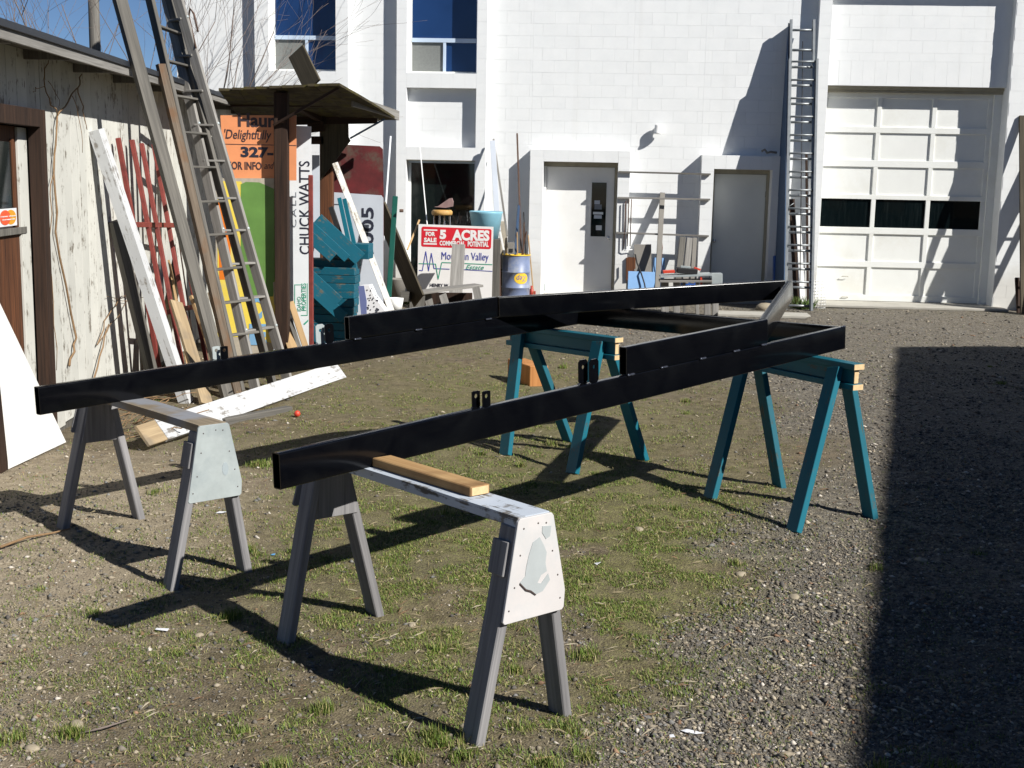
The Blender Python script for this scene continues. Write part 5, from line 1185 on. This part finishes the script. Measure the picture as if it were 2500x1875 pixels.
# lower section, a little in front
C0, C1, D0, D1 = lads(668, 1.36, 1694, 1753, 128, .42, 1706, 1765)
for a, b in ((C0, C1), (D0, D1)): bar('rail', a, b, .042, .085, m_alu, af, nl, .004)
for i in range(13):
    y = 133 + 39.6 * (i + .0); k = kfrac(C0, C1, C1.z, [y], None)[0]; a, b = C0 + (C1 - C0) * k, D0 + (D1 - D0) * k
    tube('rung', [a, b], .017, m_alu, af, 8)
for y in (150, 450):
    k = kfrac(C0, C1, C1.z, [y], None)[0]; k2 = kfrac(C0, C1, C1.z, [y - 12], None)[0]
    for s, (p, q_) in ((1, (C0, C1)), (-1, (D0, D1))):
        other = (D0, D1) if s == 1 else (C0, C1); m_ = (other[0] + (other[1] - other[0]) * k2); w_ = (p + (q_ - p) * k); w2 = (p + (q_ - p) * k2)
        tube('brace', [w_, w2.lerp(m_, .28)], .006, m_alu, af)
tube('rope', [B1.lerp(A1, .45) + Vector((0, -.02, -.35)), B1.lerp(A1, .47) * .5 + B0.lerp(A0, .45) * .5 + Vector((0, -.02, 0)), B0.lerp(A0, .5) + Vector((0, -.02, .5))], .007, m_blackpl, af)
# broad sheet edge-on behind the ladder, coloured as shade reflecting sky; odd planks
tri = [FA.w(FA.px(1700, 200, .6)[0] - .02, 0, .02), FA.w(FA.px(1690, 620, 1.25)[0], 0, 1.5), FA.w(FA.px(1702, 60, .22)[0], A1.z - .05, .22), FA.w(FA.px(1707, 60, .02)[0], A1.z - .05, .02)]
V = [p for p in tri] + [p + Vector((.012, 0, 0)) for p in tri]; c = tri[0]
o = obj('edge_on_sheet', mesh_from('sheet', [v - c for v in V], [(0, 1, 2, 3), (7, 6, 5, 4), (0, 4, 5, 1), (1, 5, 6, 2), (2, 6, 7, 3), (3, 7, 4, 0)]), m_aludk, None, Matrix.Translation(c)); tag(o, 'tall sheet coloured blue as sky-lit shade, edge-on between wall and aluminium ladder', 'sheet')
def pf(nm, lab, cat, x0, y0, o0, x1, y1, o1, w, m, t=.025):
    a = FA.px(x0, y0, o0)[0]; o = bar(nm, FA.w(a, 0, o0), FA.pw(x1, y1, o1), w, t, m, None, (0, -1, .1), .002); return tag(o, lab, cat)
pf('white_plank', 'white plank standing behind the aluminium ladder', 'plank', 1735, 650, .6, 1724, 463, .3, .085, m_white)
pf('dark_plank', 'nearly black plank standing behind the aluminium ladder on its left', 'plank', 1722, 650, .5, 1710, 430, .12, .10, m_brown)
pf('brown_plank', 'thin brown stick standing behind the aluminium ladder on its right', 'stick', 1746, 650, .5, 1742, 330, .22, .04, m_brown)
pf('white_strip', 'thin white strip leaning beside the second door', 'strip', 1672, 650, .4, 1681, 425, .26, .03, m_signwhite, .015)
o = pf('blue_box', 'dark blue box standing on end right of the second door', 'box', 1680, 655, .45, 1681, 553, .3, .16, m_bluepl, .12)
x_, z_ = FA.px(1655, 327, .2); o = tube('rag', [FA.pw(1645, 327, OD - .02), FA.pw(1652, 323, OD - .02), FA.pw(1657, 330, OD - .02), FA.pw(1665, 328, OD - .02), FA.pw(1678, 330, OD - .02)], .02, m_greybd); tag(o, 'grey rag lying on the ledge above the second door', 'rag')
# wire basket by the garage
wb = thing('wire_basket', 'tall white wire mesh basket at the foot of the pier by the garage door', 'wire basket', G(1769, 668)); bx, by = G(1769, 668).x, G(1769, 668).y - .0
for k in range(9):
    z = .03 + k * .055; tube('hoop', [Vector((bx + .105 * math.cos(i * .5236), by + .105 * math.sin(i * .5236), z)) for i in range(13)], .004, m_white, wb, 4)
for i in range(12): a = i * .5236; tube('wire', [Vector((bx + .105 * math.cos(a), by + .105 * math.sin(a), 0)), Vector((bx + .105 * math.cos(a), by + .105 * math.sin(a), .48))], .004, m_white, wb, 4)
segs = []
p = G(1738, 668)
leafs = []
for i in range(60):
    b_ = p + Vector((random.uniform(-.12, .12), random.uniform(-.1, .1), 0)); a = random.uniform(0, 6.28); L = random.uniform(.06, .22); leafs.append((wander(b_, b_ + Vector((math.cos(a) * L * .6, math.sin(a) * L * .6, L)), 3, .01), [.012, .014, .008, .002]))
o = join_tubes('weed_clump', leafs, m_blade if False else paint('weed_green', (.10, .17, .03), .6, .3), n=4); tag(o, 'clump of green weeds at the foot of the aluminium ladder', 'weeds')
# planks and a ladder at the right edge
for i, (x0, x1, y1, o0, o1, w, m, lab) in enumerate(((2200, 2197, 600, .75, .55, .07, m_brown, 'short dark brown plank leaning right of the garage door, nearest to it'), (2210, 2208, 250, 1.0, .2, .10, m_dkply, 'tall dark plank leaning right of the garage door, at the edge of the picture'), (2216, 2214, 560, .8, .5, .06, m_alu, 'pale metal bar leaning at the very right edge'))):
    pf('leaning_plank', lab, 'plank' if i < 2 else 'bar', x0, 690, o0, x1, y1, o1, w, m, .04)
l2 = thing('steel_ladder', 'ladder leaning on the wall right of the garage, mostly beyond the picture edge', 'ladder', FA.w(9.4, 0, 1.5))
for xx in (9.2, 9.62): bar('rail', FA.w(xx, 0, 1.6), FA.w(xx - .05, 4.1, .05), .05, .08, m_alu, l2, (0, -1, 0))
for k in range(12): z = .25 + k * .31; o_ = 1.6 - 1.55 * z / 4.1; tube('rung', [FA.w(9.2 - .05 * z / 4.1, z, o_), FA.w(9.62 - .05 * z / 4.1, z, o_)], .018, m_alu, l2, 8)
for i, xx in enumerate((8.98, 9.9, 10.1)):
    o = bar('wide_board', FA.w(xx, 0, 1.35 + .1 * i), FA.w(xx + .05, 3.3 - i * .2, .08), .24, .03, m_greywood2, None, (0, -1, .3)); tag(o, ['wide grey board leaning beside the far right ladder, nearest the garage', 'wide grey board leaning beyond the far right ladder, taller one', 'wide grey board leaning beyond the far right ladder, shorter one'][i], 'board')

# ================================================================ BARE TREE AND POLE BEYOND THE SHED
def branches(base, n, H, spread, seed, dirs=None):
    rnd = random.Random(seed); out = []
    def grow(p, d, L, r, depth):
        pts = [p]; rs = [r]; n_ = 6
        for i in range(n_):
            d = (d + Vector((rnd.uniform(-1, 1), rnd.uniform(-1, 1), rnd.uniform(-.5, .9))) * .13).normalized(); p = p + d * L / n_; pts.append(p); rs.append(max(.0022, r * (1 - .65 * (i + 1) / n_)))
            if depth < 4 and i >= 1 and rnd.random() < (.92 if depth < 2 else .66):
                a = d.orthogonal().normalized(); a = Matrix.Rotation(rnd.uniform(0, 6.28), 3, d) @ a
                grow(p, (d + a * rnd.uniform(.45, .85)).normalized(), L * rnd.uniform(.5, .72), rs[-1] * .62, depth + 1)
        out.append((pts, rs))
    for i in range(n):
        a = rnd.uniform(0, 6.28); d = Vector((math.cos(a) * spread, math.sin(a) * spread * .5, 1)).normalized() if not dirs else Vector(dirs[i]).normalized()
        grow(Vector(base) + Vector((rnd.uniform(-.12, .12), rnd.uniform(-.12, .12), 0)), d, H * rnd.uniform(.85, 1.1), .022, 1)
    return out
def tree(px, Y, n, H, sp, seed, lab, dirs=None):
    b = AT(px, 300, Y); b.z = 0; root = thing('bare_tree', lab, 'tree', b, 'bare trees beyond the shed')
    segs = branches(b + Vector((0, 0, .9)), n, H, sp, seed, dirs)
    join_tubes('crown', segs, m_bark, root, n=4)
    tube('trunk', [b - Vector((0, 0, .1)), b + Vector((0, 0, .5)), b + Vector((0, 0, 1.05))], [.09, .075, .06], m_bark, root, 8)
tree(250, 20.6, 8, 4.3, .6, 11, 'bare multi-stemmed tree beyond the shed roof, left of the wooden ladders')
tree(375, 20.8, 4, 3.6, .5, 5, 'bare tree with thin arching branches crossing the white wall behind the ladders', [(.2, 0, 1), (.42, -.05, 1), (.62, 0, 1), (-.15, 0, 1)])
b = AT(212, 300, 27); b.z = 0; po = thing('utility_pole', 'grey wooden utility pole rising beyond the shed roof', 'pole', b)
tube('pole', [b, Vector((b.x, b.y, 8.5))], [.13, .10], m_greywood2, po, 12); bar('crossarm', Vector((b.x - 1.0, b.y, 5.72)), Vector((b.x + 1.1, b.y, 5.60)), .1, .1, m_greywood2, po, (0, 0, 1))
for i in range(3): p0 = Vector((b.x - .8 + i * .8, b.y, 5.85)); lathe('insulator', [(0, -.1), (.05, -.08), (.05, 0), (.02, .03), (0, .03)], m_bark, po, Matrix.Translation(p0), 8)

# ================================================================ ADDED SHADE BLOCK (unseen, at the right), shaped to throw the shade on the gravel
HN = 6.0; kx_, ky_ = 1.06, -.758
c0n = Vector((5.03 + kx_ * HN, 16.40 + ky_ * HN, 0)); e1n = Vector((-.298, -.9545, 0)); e2n = Vector((.989, .146, 0))
nbp = [c0n, c0n + e1n * 19, c0n + e1n * 19 + e2n * 12, c0n + e2n * 12]
nb = thing('added_shade_block', 'unseen plain brown block added at the right to shade the gravel', 'building', c0n)
V = [(p.x - c0n.x, p.y - c0n.y, z) for z in (-.3, HN - .15) for p in nbp]
m_shadeblock = paint('shade_block_brown', (.10, .085, .065), .9, .1, .4, 3)  # kept dark so the added block bounces little light
obj('wall', mesh_from('walls', V, [(0, 1, 5, 4), (1, 2, 6, 5), (2, 3, 7, 6), (3, 0, 4, 7), (4, 5, 6, 7), (3, 2, 1, 0)]), m_shadeblock, nb, Matrix.Translation(c0n))
V = [(p.x - c0n.x, p.y - c0n.y, z) for z in (HN - .149, HN) for p in nbp]
obj('roof', mesh_from('roofs', V, [(0, 1, 5, 4), (1, 2, 6, 5), (2, 3, 7, 6), (3, 0, 4, 7), (4, 5, 6, 7), (3, 2, 1, 0)]), m_roofblk, nb, Matrix.Translation(c0n))
for i in range(4):
    q0 = c0n + e1n * (2.5 + i * 4.2) + Vector((-e1n.y, e1n.x, 0)) * 0; nn = Vector((-.9545, .298, 0)); p0 = q0 + nn * .012; bar('window', Vector((p0.x, p0.y, 1.2)), Vector((p0.x, p0.y, 2.6)), 1.4, .02, m_gdark, nb, nn)  # panes dressing the added shade block

# ================================================================ LITTER
def flat(nm, lab, cat, px, py, pts, m, rot=0, lift=.006):
    c = G(px, py); c.z = float(hgt(np.array([c.x]), np.array([c.y]))[0]) + lift
    V = [(x, y, random.uniform(0, .008)) for x, y in pts]; n = len(V); V += [(x, y, z - .0012) for x, y, z in V]
    f = [tuple(range(n)), tuple(range(n, 2 * n))[::-1]] + [(i, i + n, (i + 1) % n + n, (i + 1) % n) for i in range(n)]
    return tag(obj(nm, mesh_from(nm, V, f), m, None, Matrix.Translation(c) @ Matrix.Rotation(rot, 4, 'Z')), lab, cat)
flat('paper_scrap', 'white scrap of paper lying under the grey metal-ended sawhorse', 'scrap', 477, 1113, [(-.03, -.02), (.01, -.022), (.035, .012), (.02, .03), (-.012, .02)], m_paper)
flat('paper_scrap', 'white scrap of paper lying just below the tip of the beam shadow', 'scrap', 350, 1362, [(-.03, -.01), (.028, -.014), (.03, .012), (-.028, .014)], m_paper)
flat('paper_scrap', 'small white pointed scrap lying on the grass right of the cream end plate', 'scrap', 1290, 1219, [(-.018, .014), (.022, .018), (-.002, -.018)], m_paper)
flat('paper_scrap', 'pale oval leaf lying on the gravel at the bottom', 'leaf', 1496, 1577, [(-.045, .008), (-.02, .016), (.02, .010), (.045, -.012), (.01, -.016), (-.03, -.008)], m_paper)
flat('paper_scrap', 'tiny white scrap on the gravel beside the pale leaf', 'scrap', 1451, 1590, [(-.01, -.012), (.012, -.008), (.008, .014), (-.008, .01)], m_paper)
flat('foil_scrap', 'tiny blue and white scrap on the grass by the front sawhorse leg', 'scrap', 590, 1197, [(-.014, -.01), (.012, -.01), (.01, .012), (-.01, .01)], paint('blue_foil', (.12, .35, .65), .4))
flat('wood_chip', 'tan wood chip lying near the bottom edge by the front sawhorse', 'wood chip', 1175, 1643, [(-.04, -.012), (-.03, -.02), (.04, .012), (.03, .02)], m_tan)
c = G(642, 901); o = lathe('orange_ball', [(0, -.03), (.02, -.022), (.03, 0), (.02, .022), (0, .03)], m_redpl, None, Matrix.Translation(c + Vector((0, 0, .03))), 14); tag(o, 'small bright orange-red ball on the dirt beyond the near sawhorses', 'ball')
for i, (px, py, s_) in enumerate(((640, 1155, .028), (465, 1078, .022), (1003, 1575, .02), (165, 1567, .03), (1600, 1240, .03), (1260, 1580, .022), (890, 1350, .02), (1380, 1140, .03), (70, 1622, .025), (430, 1370, .02), (1715, 1290, .03), (1990, 1210, .03))):
    c = G(px, py); c.z = float(hgt(np.array([c.x]), np.array([c.y]))[0])
    bm = bmesh.new(); bmesh.ops.create_icosphere(bm, subdivisions=2, radius=s_)
    for v in bm.verts: v.co += Vector((random.uniform(-1, 1), random.uniform(-1, 1), random.uniform(-1, 1))) * s_ * .12; v.co.z *= .6; v.co.x *= 1.25
    o = obj('loose_stone', bm_done(bm, 'stone', True), m_stone, None, Matrix.Translation(c) @ Matrix.Rotation(random.uniform(0, 3), 4, 'Z')); tag(o, 'egg-sized tan stone lying ' + ['left of the front sawhorse far legs', 'beyond the metal-ended sawhorse', 'at the foot of the front sawhorse near leg', 'in the lower left corner area', 'on gravel in front of the teal sawhorses', 'right of the front sawhorse near the bottom', 'in the shadow under the near beam', 'on grass between the teal sawhorses', 'at the very lower left edge', 'below the beam shadow tip', 'at the front teal leg foot', 'by the edge of the big shade'][i], 'stone', 'egg-sized stones in the yard')
o = tube('twig', [G(0, 1182, .02), G(60, 1160, .03), G(110, 1152, .02), G(152, 1142, .03)], [.008, .007, .006, .004], m_mark); tag(o, 'long orange-brown twig lying at the left edge', 'twig')
o = tube('twig', [G(170, 1585, .01), G(230, 1570, .02), G(285, 1552, .015)], [.003, .004, .002], m_bark); tag(o, 'thin grey twig lying near the lower left corner', 'twig')
print('objects', len(bpy.data.objects), 'tris', sum(len(o.data.polygons) for o in bpy.data.objects if o.type == 'MESH'))
